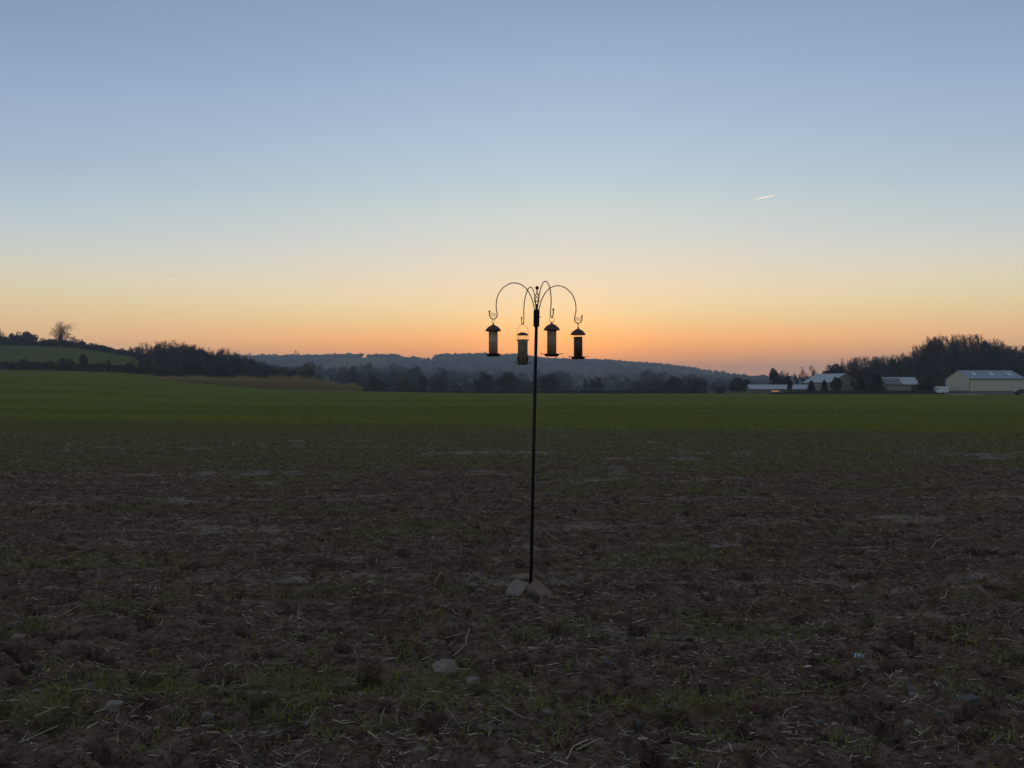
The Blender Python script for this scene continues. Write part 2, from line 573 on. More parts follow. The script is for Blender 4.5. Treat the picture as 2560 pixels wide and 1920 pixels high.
def ground_material():
    m = bpy.data.materials.new('ploughed soil and crop')
    m.use_nodes = True
    nt = m.node_tree
    L = nt.links.new
    b = nt.nodes['Principled BSDF']
    b.inputs['Roughness'].default_value = 1.0
    b.inputs['Specular IOR Level'].default_value = 0.0
    g = nt.nodes.new('ShaderNodeNewGeometry')

    def noise(scale, detail=4, rough=0.6, stretch=None):
        n = nt.nodes.new('ShaderNodeTexNoise')
        n.inputs['Scale'].default_value = scale
        n.inputs['Detail'].default_value = detail
        n.inputs['Roughness'].default_value = rough
        if stretch:
            mp = nt.nodes.new('ShaderNodeMapping')
            mp.inputs['Scale'].default_value = stretch
            L(g.outputs['Position'], mp.inputs['Vector'])
            L(mp.outputs[0], n.inputs['Vector'])
        else:
            L(g.outputs['Position'], n.inputs['Vector'])
        return n.outputs['Fac']

    def attr(nm):
        a = nt.nodes.new('ShaderNodeAttribute')
        a.attribute_name = nm
        return a.outputs['Fac']

    def ma(op, a, b_):
        n = nt.nodes.new('ShaderNodeMath')
        n.operation = op
        n.use_clamp = op == 'ADD'
        for i, v in enumerate((a, b_)):
            if isinstance(v, (int, float)):
                n.inputs[i].default_value = v
            else:
                L(v, n.inputs[i])
        return n.outputs[0]

    def mapr(v, a, b_, c=0.0, d=1.0):
        n = nt.nodes.new('ShaderNodeMapRange')
        n.interpolation_type = 'SMOOTHSTEP'
        for k, q in zip(('From Min', 'From Max', 'To Min', 'To Max'), (a, b_, c, d)):
            n.inputs[k].default_value = q
        L(v, n.inputs['Value'])
        return n.outputs[0]

    def mixc(f, a, b_):
        n = nt.nodes.new('ShaderNodeMix')
        n.data_type = 'RGBA'
        L(f, n.inputs[0])
        for i, v in ((6, a), (7, b_)):
            if isinstance(v, tuple):
                n.inputs[i].default_value = (*v, 1)
            else:
                L(v, n.inputs[i])
        return n.outputs[2]
    n1 = noise(9, 6, 0.7)
    n2 = noise(60, 4, 0.7)
    n3 = noise(1.3, 4, 0.6)
    soil = mixc(mapr(n1, 0.35, 0.66), (0.090, 0.047, 0.031), (0.195, 0.127, 0.084))
    soil = mixc(mapr(noise(2.6, 5, 0.7, (0.6, 1.5, 1)), 0.48, 0.70, 0, 0.75), soil, (0.058, 0.029, 0.020))
    soil = mixc(mapr(n2, 0.52, 0.72), soil, (0.21, 0.153, 0.105))
    soil = mixc(mapr(ma('ADD', attr('dry'), ma('MULTIPLY', ma('SUBTRACT', n1, 0.5), 0.8)), 0.35, 1.0, 0, 0.8), soil, (0.285, 0.215, 0.16))
    # damp crumbs and dry flakes
    soil = mixc(mapr(noise(34, 6, 0.75, (0.7, 1.3, 1)), 0.50, 0.60, 0, 0.75), soil, (0.040, 0.020, 0.014))
    soil = mixc(mapr(noise(48, 5, 0.75, (0.6, 1.4, 1)), 0.60, 0.68, 0, 0.8), soil, (0.30, 0.215, 0.15))
    # young crop seen edge-on
    n4 = noise(0.05, 4, 0.6, (0.2, 1.8, 1))
    n5 = noise(0.22, 4, 0.65, (0.10, 2.2, 1))
    crop = mixc(mapr(n4, 0.32, 0.68), (0.122, 0.134, 0.020), (0.168, 0.178, 0.030))
    crop = mixc(mapr(n5, 0.42, 0.68, 0, 0.6), crop, (0.115, 0.10, 0.035))
    crop = mixc(mapr(noise(4.0, 3, 0.7), 0.5, 0.75, 0, 0.35), crop, (0.07, 0.077, 0.018))
    crop = mixc(mapr(noise(0.9, 4, 0.75, (0.45, 1.6, 1)), 0.46, 0.66, 0, 0.5), crop, (0.082, 0.086, 0.018))
    crop = mixc(mapr(noise(0.32, 3, 0.7, (0.12, 2.6, 1)), 0.58, 0.70, 0, 0.55), crop, (0.17, 0.172, 0.045))
    cf = ma('ADD', attr('cover'), ma('MULTIPLY', ma('SUBTRACT', noise(14, 5, 0.75), 0.5), 1.1))
    cf = mapr(cf, 0.30, 0.85)
    olive = mixc(mapr(n1, 0.35, 0.65), (0.084, 0.078, 0.024), (0.150, 0.137, 0.048))
    base = mixc(cf, soil, olive)
    ff = mapr(ma('ADD', attr('full'), ma('MULTIPLY', ma('SUBTRACT', noise(3.0, 5, 0.75, (0.5, 1.4, 1)), 0.5), 0.9)), 0.25, 0.85)
    base = mixc(ff, base, crop)
    wood = mixc(mapr(n3, 0.3, 0.7), (0.022, 0.02, 0.014), (0.045, 0.04, 0.026))
    base = mixc(attr('wood'), base, wood)
    L(base, b.inputs['Base Color'])
    bp = nt.nodes.new('ShaderNodeBump')
    bp.inputs['Strength'].default_value = 0.9
    bp.inputs['Distance'].default_value = 0.03
    L(ma('ADD', ma('MULTIPLY', n2, 0.5), ma('MULTIPLY', noise(25, 4, 0.7), 0.5)), bp.inputs['Height'])
    L(bp.outputs[0], b.inputs['Normal'])
    return m


M_ground = ground_material()
build_ground()


# ------------------------------------------------------------------ things by photograph column and distance
def X_at(px, D):
    return (px - 1280) / F * D


def Z_at(py, D):
    return EYE + (HOR - py) / F * D


def D_at(py):
    return EYE * F / (py - HOR)


# ------------------------------------------------------------------ haze over the valley
def build_haze():
    m = bpy.data.materials.new('evening haze')
    m.use_nodes = True
    nt = m.node_tree
    nt.nodes.clear()
    out = nt.nodes.new('ShaderNodeOutputMaterial')
    v = nt.nodes.new('ShaderNodeVolumePrincipled')
    v.inputs['Color'].default_value = (0.82, 0.91, 1.0, 1)
    v.inputs['Density'].default_value = 3.0e-4
    v.inputs['Anisotropy'].default_value = 0.0
    nt.links.new(v.outputs[0], out.inputs['Volume'])
    bm = bmesh.new()
    bmesh.ops.create_cube(bm, size=1)
    bmesh.ops.scale(bm, vec=(13400, 13400, 232), verts=bm.verts)
    bmesh.ops.translate(bm, vec=(0, 0, 84), verts=bm.verts)
    o = obj_bm('haze', bm, m)
    tag(o, kind='stuff')


build_haze()


# ------------------------------------------------------------------ mesh pieces for plants
def seg_tubes(P0, P1, R0, R1, k=3):
    P0, P1 = np.asarray(P0, float), np.asarray(P1, float)
    R0, R1 = np.asarray(R0, float), np.asarray(R1, float)
    d = P1 - P0
    d /= np.maximum(np.linalg.norm(d, axis=1, keepdims=True), 1e-9)
    ref = np.where(np.abs(d[:, 2:3]) < 0.9, np.array([[0, 0, 1.0]]), np.array([[1.0, 0, 0]]))
    u = np.cross(d, ref)
    u /= np.linalg.norm(u, axis=1, keepdims=True)
    v = np.cross(d, u)
    n = len(P0)
    V = np.zeros((n, 2 * k, 3))
    for i in range(k):
        a = 2 * math.pi * i / k
        off = math.cos(a) * u + math.sin(a) * v
        V[:, i] = P0 + off * R0[:, None]
        V[:, k + i] = P1 + off * R1[:, None]
    b = np.arange(n)[:, None] * 2 * k
    Q = [np.concatenate([b + i, b + (i + 1) % k, b + k + (i + 1) % k, b + k + i], 1) for i in range(k)]
    return V.reshape(-1, 3), np.concatenate(Q)


def leaf_quads(C, size, g, aspect=1.0, flat=0.0):
    n = len(C)
    nr = g.normal(size=(n, 3))
    nr[:, 2] += flat
    nr /= np.linalg.norm(nr, axis=1, keepdims=True)
    u = np.cross(nr, g.normal(size=(n, 3)))
    u /= np.linalg.norm(u, axis=1, keepdims=True)
    v = np.cross(nr, u)
    s = size * g.uniform(0.55, 1.3, size=(n, 1))
    V = np.stack([C + u * s * aspect * g.uniform(.7, 1.2, (n, 1)), C + v * s * g.uniform(.4, 1, (n, 1)),
                  C - u * s * aspect * g.uniform(.7, 1.2, (n, 1)), C - v * s * g.uniform(.4, 1, (n, 1))], 1).reshape(-1, 3)
    Q = np.arange(n * 4).reshape(-1, 4)
    return V, Q


def bare_tree(seed, H=12.0, spread=0.5, up=0.35, levels=5, twigs=4, twig_w=0.014, first=0.25, kids0=7, lenf=1.0):
    """returns (trunk+limb segments, twig segments)"""
    rg = random.Random(seed)
    big, small = [], []

    def rnd_perp(d):
        a = Vector((rg.gauss(0, 1), rg.gauss(0, 1), rg.gauss(0, 1)))
        a = a - a.dot(d) * d
        return a.normalized()

    def grow(p, d, L, r, lev):
        n = 4 if lev < 2 else (3 if lev < 4 else 2)
        pts = [p.copy()]
        dd = d.copy()
        for i in range(n):
            dd = (dd + rnd_perp(dd) * 0.13 + Vector((0, 0, 1)) * up * 0.12).normalized()
            q = pts[-1] + dd * (L / n)
            r0 = r * (1 - 0.55 * i / n)
            r1 = r * (1 - 0.55 * (i + 1) / n)
            (big if lev < 2 else small).append((tuple(pts[-1]), tuple(q), max(r0, twig_w), max(r1, twig_w * .8)))
            pts.append(q)
        if lev >= levels:
            return
        kids = [kids0, 6, 5, 4, 4][lev] if lev < levels - 1 else twigs
        for i in range(kids):
            t = (first if lev == 0 else 0.25) + (1 - (first if lev == 0 else 0.25)) * (i + rg.random()) / kids
            k = min(int(t * n), n - 1)
            q = pts[k].lerp(pts[k + 1], t * n - k)
            bd = (pts[k + 1] - pts[k]).normalized()
            sp_ = spread * rg.uniform(0.7, 1.3)
            nd = (bd * math.cos(sp_) + rnd_perp(bd) * math.sin(sp_) + Vector((0, 0, up * 0.3))).normalized()
            grow(q, nd, L * (lenf if lev == 0 else 1.0) * rg.uniform(0.5, 0.78) * (1 - 0.3 * t if lev else 1.0), r * 0.5 * (1.1 - 0.5 * t), lev + 1)
    grow(Vector((0, 0, -0.4)), Vector((0, 0, 1)), H * 0.48, H * 0.026, 0)
    return big, small


def segs_mesh(name, segs, m, k=3):
    a = np.array([s[0] for s in segs]), np.array([s[1] for s in segs]), np.array([s[2] for s in segs]), np.array([s[3] for s in segs])
    V, Q = seg_tubes(*a, k=k)
    return mesh_np(name, V, [Q], m)


def crown_points(seed, n, lobes=14, rx=1.0, rz=1.0, cz=1.0, lr=(0.3, 0.5), inner=0.25):
    g = np.random.default_rng(seed)
    d = g.normal(size=(lobes, 3))
    d /= np.linalg.norm(d, axis=1, keepdims=True)
    d *= g.uniform(0.35, 0.8, (lobes, 1))
    lrad = g.uniform(*lr, lobes)
    k = g.integers(0, lobes, n)
    p = g.normal(size=(n, 3))
    p /= np.linalg.norm(p, axis=1, keepdims=True)
    p *= (g.uniform(inner, 1.0, (n, 1)) ** 0.4)
    P = d[k] + p * lrad[k][:, None]
    P *= np.array([rx, rx, rz])
    P[:, 2] += cz
    return P, g


PROTO = {}


def proto_bare(key, seed, H=12, **kw):
    b, s = bare_tree(seed, H, **kw)
    allz = max(max(t[1][2] for t in s), 0.1)
    PROTO[key] = (allz, [('trunk', segs_mesh(key + '_trunk', b, M_bark, 5)), ('crown', segs_mesh(key + '_crown', s, M_twig, 3))])


def proto_leafy(key, seed, m, n=2600, size=0.34, H=10.0, rx=4.2, trunk=0.22, lobes=14, lr=(0.3, 0.5), zlow=0.12):
    rz = H * (1 - zlow) / 2
    P, g = crown_points(seed, n, lobes, rx, rz, 0, lr)
    P[:, 2] -= P[:, 2].min()
    P[:, 2] *= H * (1 - zlow) / P[:, 2].max()
    P[:, 2] += H * zlow
    V, Q = leaf_quads(P, size, g)
    segs = [((0, 0, -0.4), (0.1, 0.05, H * 0.35), H * trunk * .1, H * trunk * 0.075)]
    for i in range(7):
        a = i * 0.9 + seed
        z0 = H * (0.18 + 0.04 * i)
        segs.append(((0.05, 0.03, z0), (math.cos(a) * rx * 0.6, math.sin(a) * rx * 0.6, z0 + H * 0.28), H * trunk * .045, 0.03))
    PROTO[key] = (H, [('trunk', segs_mesh(key + '_trunk', segs, M_bark, 5)), ('crown', mesh_np(key + '_crown', V, [Q], m))])


def proto_conifer(key, seed, H=8.0, rx=2.2, n=2200):
    g = np.random.default_rng(seed)
    t = g.uniform(0.02, 1, n) ** 0.8
    z = H * (0.10 + 0.9 * t)
    lay = 0.75 + 0.25 * np.sin(z * 5.5)
    ang = g.uniform(0, 2 * math.pi, n)
    whorl = 0.8 + 0.25 * np.sin(ang * 5 + z * 2.0)
    rad = rx * (1 - t) ** 0.75 * lay * whorl * g.uniform(0.25, 1.0, n) ** 0.5 + 0.05
    P = np.stack([np.cos(ang) * rad, np.sin(ang) * rad, z - rad * 0.18], 1)
    V, Q = leaf_quads(P, 0.26, g, aspect=1.5, flat=1.2)
    segs = [((0, 0, -0.4), (0, 0, H * 0.96), 0.13, 0.02)]
    PROTO[key] = (H, [('trunk', segs_mesh(key + '_trunk', segs, M_bark, 5)), ('crown', mesh_np(key + '_crown', V, [Q], M_needle))])


def proto_ivy(key, seed, H=13, **kw):
    b, s = bare_tree(seed, H, **kw)
    g = np.random.default_rng(seed)
    n = 1500
    base = [q for q in b if q[2] > H * 0.011]
    idx = g.integers(0, len(base), n)
    t = g.uniform(0, 1, (n, 1))
    P0 = np.array([q[0] for q in base])[idx]
    P1 = np.array([q[1] for q in base])[idx]
    P = P0 + (P1 - P0) * t + g.normal(size=(n, 3)) * 0.45 * np.array([1, 1, 0.8])
    P = P[P[:, 2] < H * 0.68]
    V, Q = leaf_quads(P, 0.3, g)
    allz = max(t_[1][2] for t_ in s)
    PROTO[key] = (allz, [('trunk', segs_mesh(key + '_trunk', b, M_bark, 5)), ('crown', segs_mesh(key + '_crown', s, M_twig, 3)),
                         ('ivy', mesh_np(key + '_ivy', V, [Q], M_ivy))])


def proto_scrub(key, seed, m, H=4.0, rx=2.6, n=900, wands=160):
    """bush: a tangle of upright stems with clumps of leaves"""
    g = np.random.default_rng(seed)
    P, g = crown_points(seed, n, 10, rx, H * 0.52, H * 0.5, (0.3, 0.55))
    P = P[P[:, 2] > 0.0]
    V, Q = leaf_quads(P, 0.24, g)
    a = g.uniform(0, 2 * math.pi, wands)
    q = g.uniform(0, 1, wands) ** 0.5
    P0 = np.stack([np.cos(a) * q * rx * .35, np.sin(a) * q * rx * .35, np.zeros(wands) - 0.2], 1)
    P1 = np.stack([np.cos(a) * q * rx * .95, np.sin(a) * q * rx * .95, H * g.uniform(.5, 1.08, wands) * (1 - .35 * q ** 2)], 1)
    V2, Q2 = seg_tubes(P0, P1, np.full(wands, .03), np.full(wands, .012))
    PROTO[key] = (H, [('stems', mesh_np(key + '_stems', V2, [Q2], M_twig)), ('foliage', mesh_np(key + '_foliage', V, [Q], m))])


for i, (s, h, sp_, up) in enumerate([(3, 12, .55, .30), (8, 12, .62, .22), (21, 12, .48, .42), (34, 12, .58, .30)]):
    proto_bare('bare%d' % i, s, h, spread=sp_, up=up)
proto_bare('fan', 55, 12, spread=.62, up=.16, first=0.12, kids0=13, lenf=1.5)
for i, (s, h) in enumerate([(13, 13), (27, 13)]):
    proto_ivy('ivy%d' % i, s, h, spread=.5, up=.4)
proto_leafy('oak0', 4, M_russet, 2600, .32, 10, 4.4)
proto_leafy('oak1', 9, M_russet, 2600, .32, 10, 3.6, lobes=18)
proto_leafy('ever0', 5, M_ever, 2600, .32, 10, 4.2)
proto_leafy('ever1', 6, M_ever, 2600, .32, 10, 3.4, lobes=18)
proto_leafy('tall', 16, M_scrub, 2400, .30, 10, 2.8, lobes=16, lr=(.25, .42))
proto_leafy('oak2', 19, M_scrub, 2600, .30, 10, 4.0, lobes=20, lr=(.22, .4))
proto_leafy('lollipop', 23, M_russet, 1500, .26, 10, 2.9, trunk=.28, lobes=12, zlow=.38)
proto_conifer('conifer0', 1)
proto_conifer('conifer1', 2, rx=2.7)
proto_scrub('scrub0', 1, M_hedge)
proto_scrub('scrub1', 2, M_scrub, rx=3.0)
proto_scrub('scrub2', 3, M_ever)

TREE_PART = {}
LOOK = {'bare': 'leafless', 'ivy': 'ivy clad', 'oak0': 'russet', 'oak1': 'russet', 'oak2': 'brownish', 'tall': 'narrow', 'ever': 'dark evergreen', 'scru': 'dark'}
ZONES = [(20, 'at the left edge of the picture'), (100, 'by the round skyline trees'), (200, 'left of the fan shaped bare tree'), (330, 'right of the fan shaped bare tree'), (450, 'at the left end of the wood'), (560, 'above the tall part of the reed bed'),
         (700, 'behind the reed bed'), (860, 'near the large russet tree'), (1000, 'around the dark green round tree'), (1170, 'around the tall bare tree'),
         (1325, 'behind the left feeders'), (1460, 'right of the feeder pole'), (1560, 'near the thin pair'), (1660, 'near the three bare trees'),
         (1780, 'at the right end of the dark hedge'), (1900, 'above the left half of the long shed'), (2060, 'above the right half of the long shed'),
         (2170, 'above the grey roofed barn'), (2300, 'above the small shed'), (2400, 'above the white caravan'), (2480, 'above the left of the cream barn roof'),
         (9999, 'above the right of the cream barn roof')]


def zoned(kind, what, px, group):
    look = next(v for k, v in LOOK.items() if kind.startswith(k))
    z = next(t for p, t in ZONES if px < p)
    return dict(label=look + ' ' + what + ' ' + z, group=group + ', ' + look + ', ' + z)




def plant(kind, name, px, D, top=None, h=None, wide=None, label='', cat='tree', group=None, seed=None, sink=0.0):
    """stand a plant at photograph column px, D metres out, its top at photograph row top; wide in photograph pixels"""
    H, parts = PROTO[kind]
    x, y = X_at(px, D), D
    zg = tz(x, y) - sink
    hh = h if h is not None else max(Z_at(top, D) - zg, 0.8)
    rg = random.Random(seed if seed is not None else int(px * 13 + D * 7))
    e = empty(name, (x, y, zg), (0, 0, rg.uniform(0, 6.28)), label, cat, group)
    s = hh / H
    w = s
    if wide:
        me = parts[-1][1] if kind[:3] != 'ivy' else parts[1][1]
        if me.name not in TREE_PART:
            co = np.zeros(len(me.vertices) * 3, dtype=np.float32)
            me.vertices.foreach_get('co', co)
            co = co.reshape(-1, 3)
            TREE_PART[me.name] = 2 * np.percentile(np.hypot(co[:, 0], co[:, 1]), 95)
        w = wide * D / F / TREE_PART[me.name]
    e.scale = (w, w, s)
    for pn, me in parts:
        obj(pn, me, e)
    return e


# ------------------------------------------------------------------ far woodland on the ridges
def build_far_wood():
    g = np.random.default_rng(77)
    bm = bmesh.new()
    bmesh.ops.create_icosphere(bm, subdivisions=1, radius=1)
    bv = np.array([v.co[:] for v in bm.verts])
    bf = np.array([[v.index for v in f.verts] for f in bm.faces])
    bm.free()
    pts = []
    # slopes
    n = 9000
    a = g.uniform(-42, 42, n)
    r = g.uniform(1250, 2500, n)
    x, y = r * np.sin(np.radians(a)), r * np.cos(np.radians(a))
    keep = perlin(x / 260, y / 220, 61) * 1.2 + 0.75 > g.uniform(0.25, 0.8, n)
    pts.append(np.stack([x, y], 1)[keep][:3000])
    # crest lines
    n = 1300
    a = g.uniform(-44, 44, n)
    r = g.uniform(2080, 2260, n)
    pts.append(np.stack([r * np.sin(np.radians(a)), r * np.cos(np.radians(a))], 1))
    n = 1100
    a = g.uniform(-34, -8, n)
    r = g.uniform(2850, 3460, n)
    pts.append(np.stack([r * np.sin(np.radians(a)), r * np.cos(np.radians(a))], 1))
    P = np.concatenate(pts)
    px = 1280 + F * P[:, 0] / P[:, 1]
    # leave the avenue on the saddle and two meadows open
    rad = np.hypot(P[:, 0], P[:, 1])
    gap = ((px > 1002) & (px < 1086) & (rad > 1980)) | ((px > 904) & (px < 918) & (rad > 1900)) \
        | ((px > 1425) & (px < 1505) & (rad > 1650) & (rad < 1850)) | ((px > 1405) & (px < 1475) & (rad > 1330) & (rad < 1520))
    P = P[~gap]
    k = len(P)
    z = terrain(P[:, 0], P[:, 1])
    R_ = g.uniform(5.0, 9.5, k)
    Hh = g.uniform(9.5, 12.5, k)
    lump = 1 + 0.32 * g.normal(size=(k, len(bv), 1)) * 0.8
    V = bv[None] * lump * np.stack([R_, R_, Hh * 0.5], 1)[:, None]
    V[:, :, 0] += P[:, 0:1]
    V[:, :, 1] += P[:, 1:2]
    V[:, :, 2] += (z + Hh * 0.5)[:, None]
    Fc = (bf[None] + (np.arange(k) * len(bv))[:, None, None]).reshape(-1, 3)
    o = obj('far_woodland', mesh_np('far_woodland', V.reshape(-1, 3), [Fc], M_farwood))
    tag(o, 'hazy blue grey woodland covering the far ridges', 'woodland', kind='stuff')


build_far_wood()

# trees standing free on the saddle of the far ridge
for i, (px, top, w) in enumerate([(1008, 890, 10), (1018, 892, 10), (1030, 890, 11), (1038, 891, 10), (1049, 893, 11), (1058, 894, 10), (1068, 896, 8), (911, 893, 8)]):
    lab = 'lone small tree in the notch where the blue ridge steps down' if px == 911 else \
        'small silhouetted tree in the open row on the far saddle'
    plant('lollipop' if i % 2 else 'oak1', 'ridge_tree', px, 2150, top=top, wide=w, label=lab,
          group=None if px == 911 else 'open row of trees on the far saddle')
for i, (px, top) in enumerate([(738, 875), (743, 877)]):
    plant('lollipop', 'ridge_tree', px, 3380, top=top, wide=3.2,
          label=('taller' if i == 0 else 'shorter') + ' of two thin trees sticking up from the distant blue ridge')


# ------------------------------------------------------------------ valley trees, hazier with distance
def env(tab, px):
    return float(np.interp(px, [p for p, _ in tab], [q for _, q in tab]))


TOP_FAR = [(560, 905), (640, 912), (700, 912), (750, 915), (790, 912), (820, 905), (880, 903), (920, 906), (980, 909), (1010, 917), (1040, 917),
           (1100, 920), (1160, 923), (1200, 922), (1260, 926), (1320, 926), (1380, 921), (1420, 933), (1460, 941), (1500, 936),
           (1530, 925), (1570, 930), (1620, 921), (1660, 928), (1700, 934), (1760, 940), (1850, 948), (1980, 950)]
rv = random.Random(5)
far_k = ['oak2', 'bare1', 'bare0', 'oak0', 'bare3', 'oak2', 'oak1']
px = 570.0
while px < 1960:
    D = rv.uniform(760, 1000)
    kd_ = rv.choice(far_k)
    plant(kd_, 'valley_tree', px, D, top=env(TOP_FAR, px) + rv.uniform(-1, 6), wide=rv.uniform(28, 46),
          **zoned(kd_, 'hazy tree far back', px, 'back row of the valley wood'))
    px += rv.uniform(13, 24)
px = 590.0
while px < 1900:
    D = rv.uniform(500, 640)
    kd_ = rv.choice(far_k)
    plant(kd_, 'valley_tree', px, D, top=min(env(TOP_FAR, px) + rv.uniform(12, 26), 961), wide=rv.uniform(26, 42),
          **zoned(kd_, 'tree midway back in the valley', px, 'middle row of the valley wood'))
    px += rv.uniform(14, 26)
px = 640.0
while px < 1840:
    D = rv.uniform(365, 440)
    if not (1418 < px < 1560):
        kd_ = rv.choice(['oak2', 'bare1', 'tall', 'bare2', 'oak0'])
        plant(kd_, 'hedgerow_tree', px, D, top=rv.uniform(944, 960), wide=rv.uniform(24, 38),
              **zoned(kd_, 'low tree along the field edge', px, 'hedgerow trees beyond the field'))
    px += rv.uniform(16, 30)

NAMED = [
    ('oak0', 'oak_tree', 769, 345, 906, 48, 'large dark russet tree with rounded crown behind the reed bed'),
    ('ever0', 'evergreen_tree', 940, 322, 937, 34, 'dark green round tree just right of the reed bed'),
    ('oak1', 'field_tree', 1010, 330, 945, 32, 'brown spreading tree next right of the dark green round tree'),
    ('tall', 'field_tree', 1060, 335, 939, 26, 'narrow brown tree left of the tall bare tree at midfield'),
    ('oak2', 'field_tree', 1038, 620, 915, 42, 'hazy round tree standing above the hedgerow left of the tall bare tree'),
    ('bare2', 'bare_tree', 1107, 400, 912, 42, 'tall bare twiggy tree rising above the hedgerow left of the feeders'),
    ('oak2', 'field_tree', 1210, 322, 931, 44, 'dark round tree left of the feeder pole under the leftmost feeder'),
    ('oak0', 'field_tree', 1271, 318, 929, 54, 'wide dark tree directly behind the lowest hanging feeder'),
    ('oak2', 'field_tree', 1372, 318, 934, 52, 'wide dark tree just right of the feeder pole'),
    ('bare0', 'bare_tree', 1385, 560, 919, 62, 'large hazy bare tree right behind the dark tree beside the pole'),
    ('conifer0', 'conifer_tree', 1463, 520, 947, 14, 'small hazy pointed conifer left of the pair of thin trees'),
    ('lollipop', 'thin_tree', 1481, 325, 948, 15, 'shorter left tree of the thin pair with bare trunks'),
    ('lollipop', 'thin_tree', 1495, 325, 944, 20, 'taller right tree of the thin pair with bare trunks'),
    ('bare1', 'bare_tree', 1581, 430, 944, 32, 'leftmost of three grey bare trees in the valley right of the feeders'),
    ('bare3', 'bare_tree', 1609, 430, 943, 26, 'middle of three grey bare trees in the valley right of the feeders'),
    ('bare0', 'bare_tree', 1636, 435, 942, 24, 'rightmost of three grey bare trees in the valley right of the feeders'),
    ('oak2', 'field_tree', 1682, 322, 940, 50, 'wide low dark tree at the right end of the dark hedge'),
    ('bare1', 'bare_tree', 1713, 330, 933, 36, 'dark twiggy tree overtopping the low tree at the hedge end'),
    ('tall', 'field_tree', 1738, 345, 946, 26, 'small twiggy tree right of the dark pair at the hedge end'),
    ('scrub1', 'scrub_bush', 1800, 300, 968, 34, 'low dark bush on the field edge left of the long shed'),
    ('oak1', 'field_tree', 1842, 300, 943, 44, 'dark brown tree behind the left gable of the long shed'),
    ('tall', 'field_tree', 1868, 310, 948, 26, 'brown twiggy tree right behind the long shed gable'),
    ('ever1', 'evergreen_tree', 1936, 300, 920, 26, 'pointed dark evergreen rising behind the long shed'),
    ('ever0', 'evergreen_tree', 1952, 304, 934, 42, 'broad dark evergreen behind the middle of the long shed'),
    ('bare0', 'bare_tree', 1968, 306, 921, 30, 'bare tree just right of the evergreens behind the long shed'),
    ('tall', 'twiggy_tree', 1974, 236, 948, 14, 'slim brown twiggy tree in front of the long shed roof'),
    ('ivy0', 'ivy_tree', 2012, 305, 914, 28, 'bare tree with ivy covered trunk left of the grey roofed barn'),
    ('bare2', 'bare_tree', 2034, 305, 910, 24, 'slender bare tree rising behind the left end of the grey roofed barn'),
    ('bare0', 'bare_tree', 1990, 312, 928, 20, 'small bare tree between the long shed and the ivy covered tree'),
    ('ever0', 'evergreen_tree', 2066, 300, 911, 46, 'rounded dark evergreen above the ridge of the grey roofed barn'),
    ('ever1', 'evergreen_tree', 2096, 305, 909, 36, 'second dark evergreen above the gable of the grey roofed barn'),
    ('conifer0', 'conifer_tree', 2028, 228, 952, 20, 'leftmost small dark conifer in front of the farm buildings'),
    ('conifer1', 'conifer_tree', 2061, 230, 950, 19, 'second small conifer from the left in front of the barns'),
    ('ever1', 'evergreen_tree', 2091, 228, 942, 28, 'dense dark bushy tree in front of the brown barn gable'),
    ('conifer1', 'conifer_tree', 2153, 230, 948, 27, 'dark conifer just left of the tallest conifer by the barns'),
    ('conifer1', 'conifer_tree', 2193, 226, 937, 38, 'tallest dark conifer in front of the small shed'),
    ('oak0', 'autumn_tree', 2161, 262, 926, 30, 'brown autumn tree behind the dark conifers by the barns'),
    ('ever0', 'evergreen_bush', 2308, 222, 944, 54, 'large dark bush between the small shed and the white caravan'),
    ('oak1', 'autumn_tree', 2352, 250, 948, 24, 'reddish brown bush behind the white caravan'),
    ('scrub2', 'scrub_bush', 2334, 226, 962, 26, 'low dark bush touching the left end of the white caravan'),
]
for kd, nm, px, D, top, w, lab in NAMED:
    plant(kd, nm, px, D, top=top, wide=w, label=lab, cat='bush' if 'bush' in nm else 'tree')

# ------------------------------------------------------------------ wooded knoll on the right
TOP_RB = [(2060, 915), (2100, 895), (2140, 890), (2200, 886), (2250, 880), (2300, 856), (2340, 835), (2380, 830), (2420, 833), (2450, 828),
          (2480, 842), (2520, 860), (2560, 860), (2800, 862)]
TOP_RS = [(2060, 935), (2100, 926), (2140, 924), (2190, 902), (2250, 898), (2300, 880), (2340, 864), (2400, 874), (2450, 876), (2480, 866),
          (2530, 892), (2560, 900), (2800, 895)]
px = 2105.0
i = 0
while px < 2790:
    D = rv.uniform(318, 365)
    k = rv.choice(['bare0', 'bare1', 'bare2', 'bare3', 'ivy0', 'ivy1'])
    kd_ = k
    plant(kd_, 'bare_tree', px, D, top=env(TOP_RB, px) + rv.uniform(-2, 5), wide=rv.uniform(50, 76) if px > 2280 else rv.uniform(26, 40),
          **zoned(kd_, 'tree on the knoll crest', px, 'bare trees on the right knoll'))
    px += rv.uniform(6, 11)
px = 2100.0
while px < 2790:
    D = rv.uniform(284, 330)
    k = rv.choice(['ever0', 'ever1', 'oak2', 'tall', 'ever0'])
    kd_ = k
    plant(kd_, 'knoll_tree', px, D, top=env(TOP_RS, px) + rv.uniform(-2, 12), wide=rv.uniform(36, 52),
          **zoned(kd_, 'dense tree on the knoll slope', px, 'dense trees on the right knoll'))
    px += rv.uniform(10, 17)
for px, top, D in ((2334, 850, 315), (2468, 852, 315)):
    plant('ever1', 'evergreen_tree', px, D, top=top, wide=34,
          label='tall dark ivy clad tree %s of the knoll crest' % ('at the left shoulder' if px < 2400 else 'at the right'))
px = 2105.0
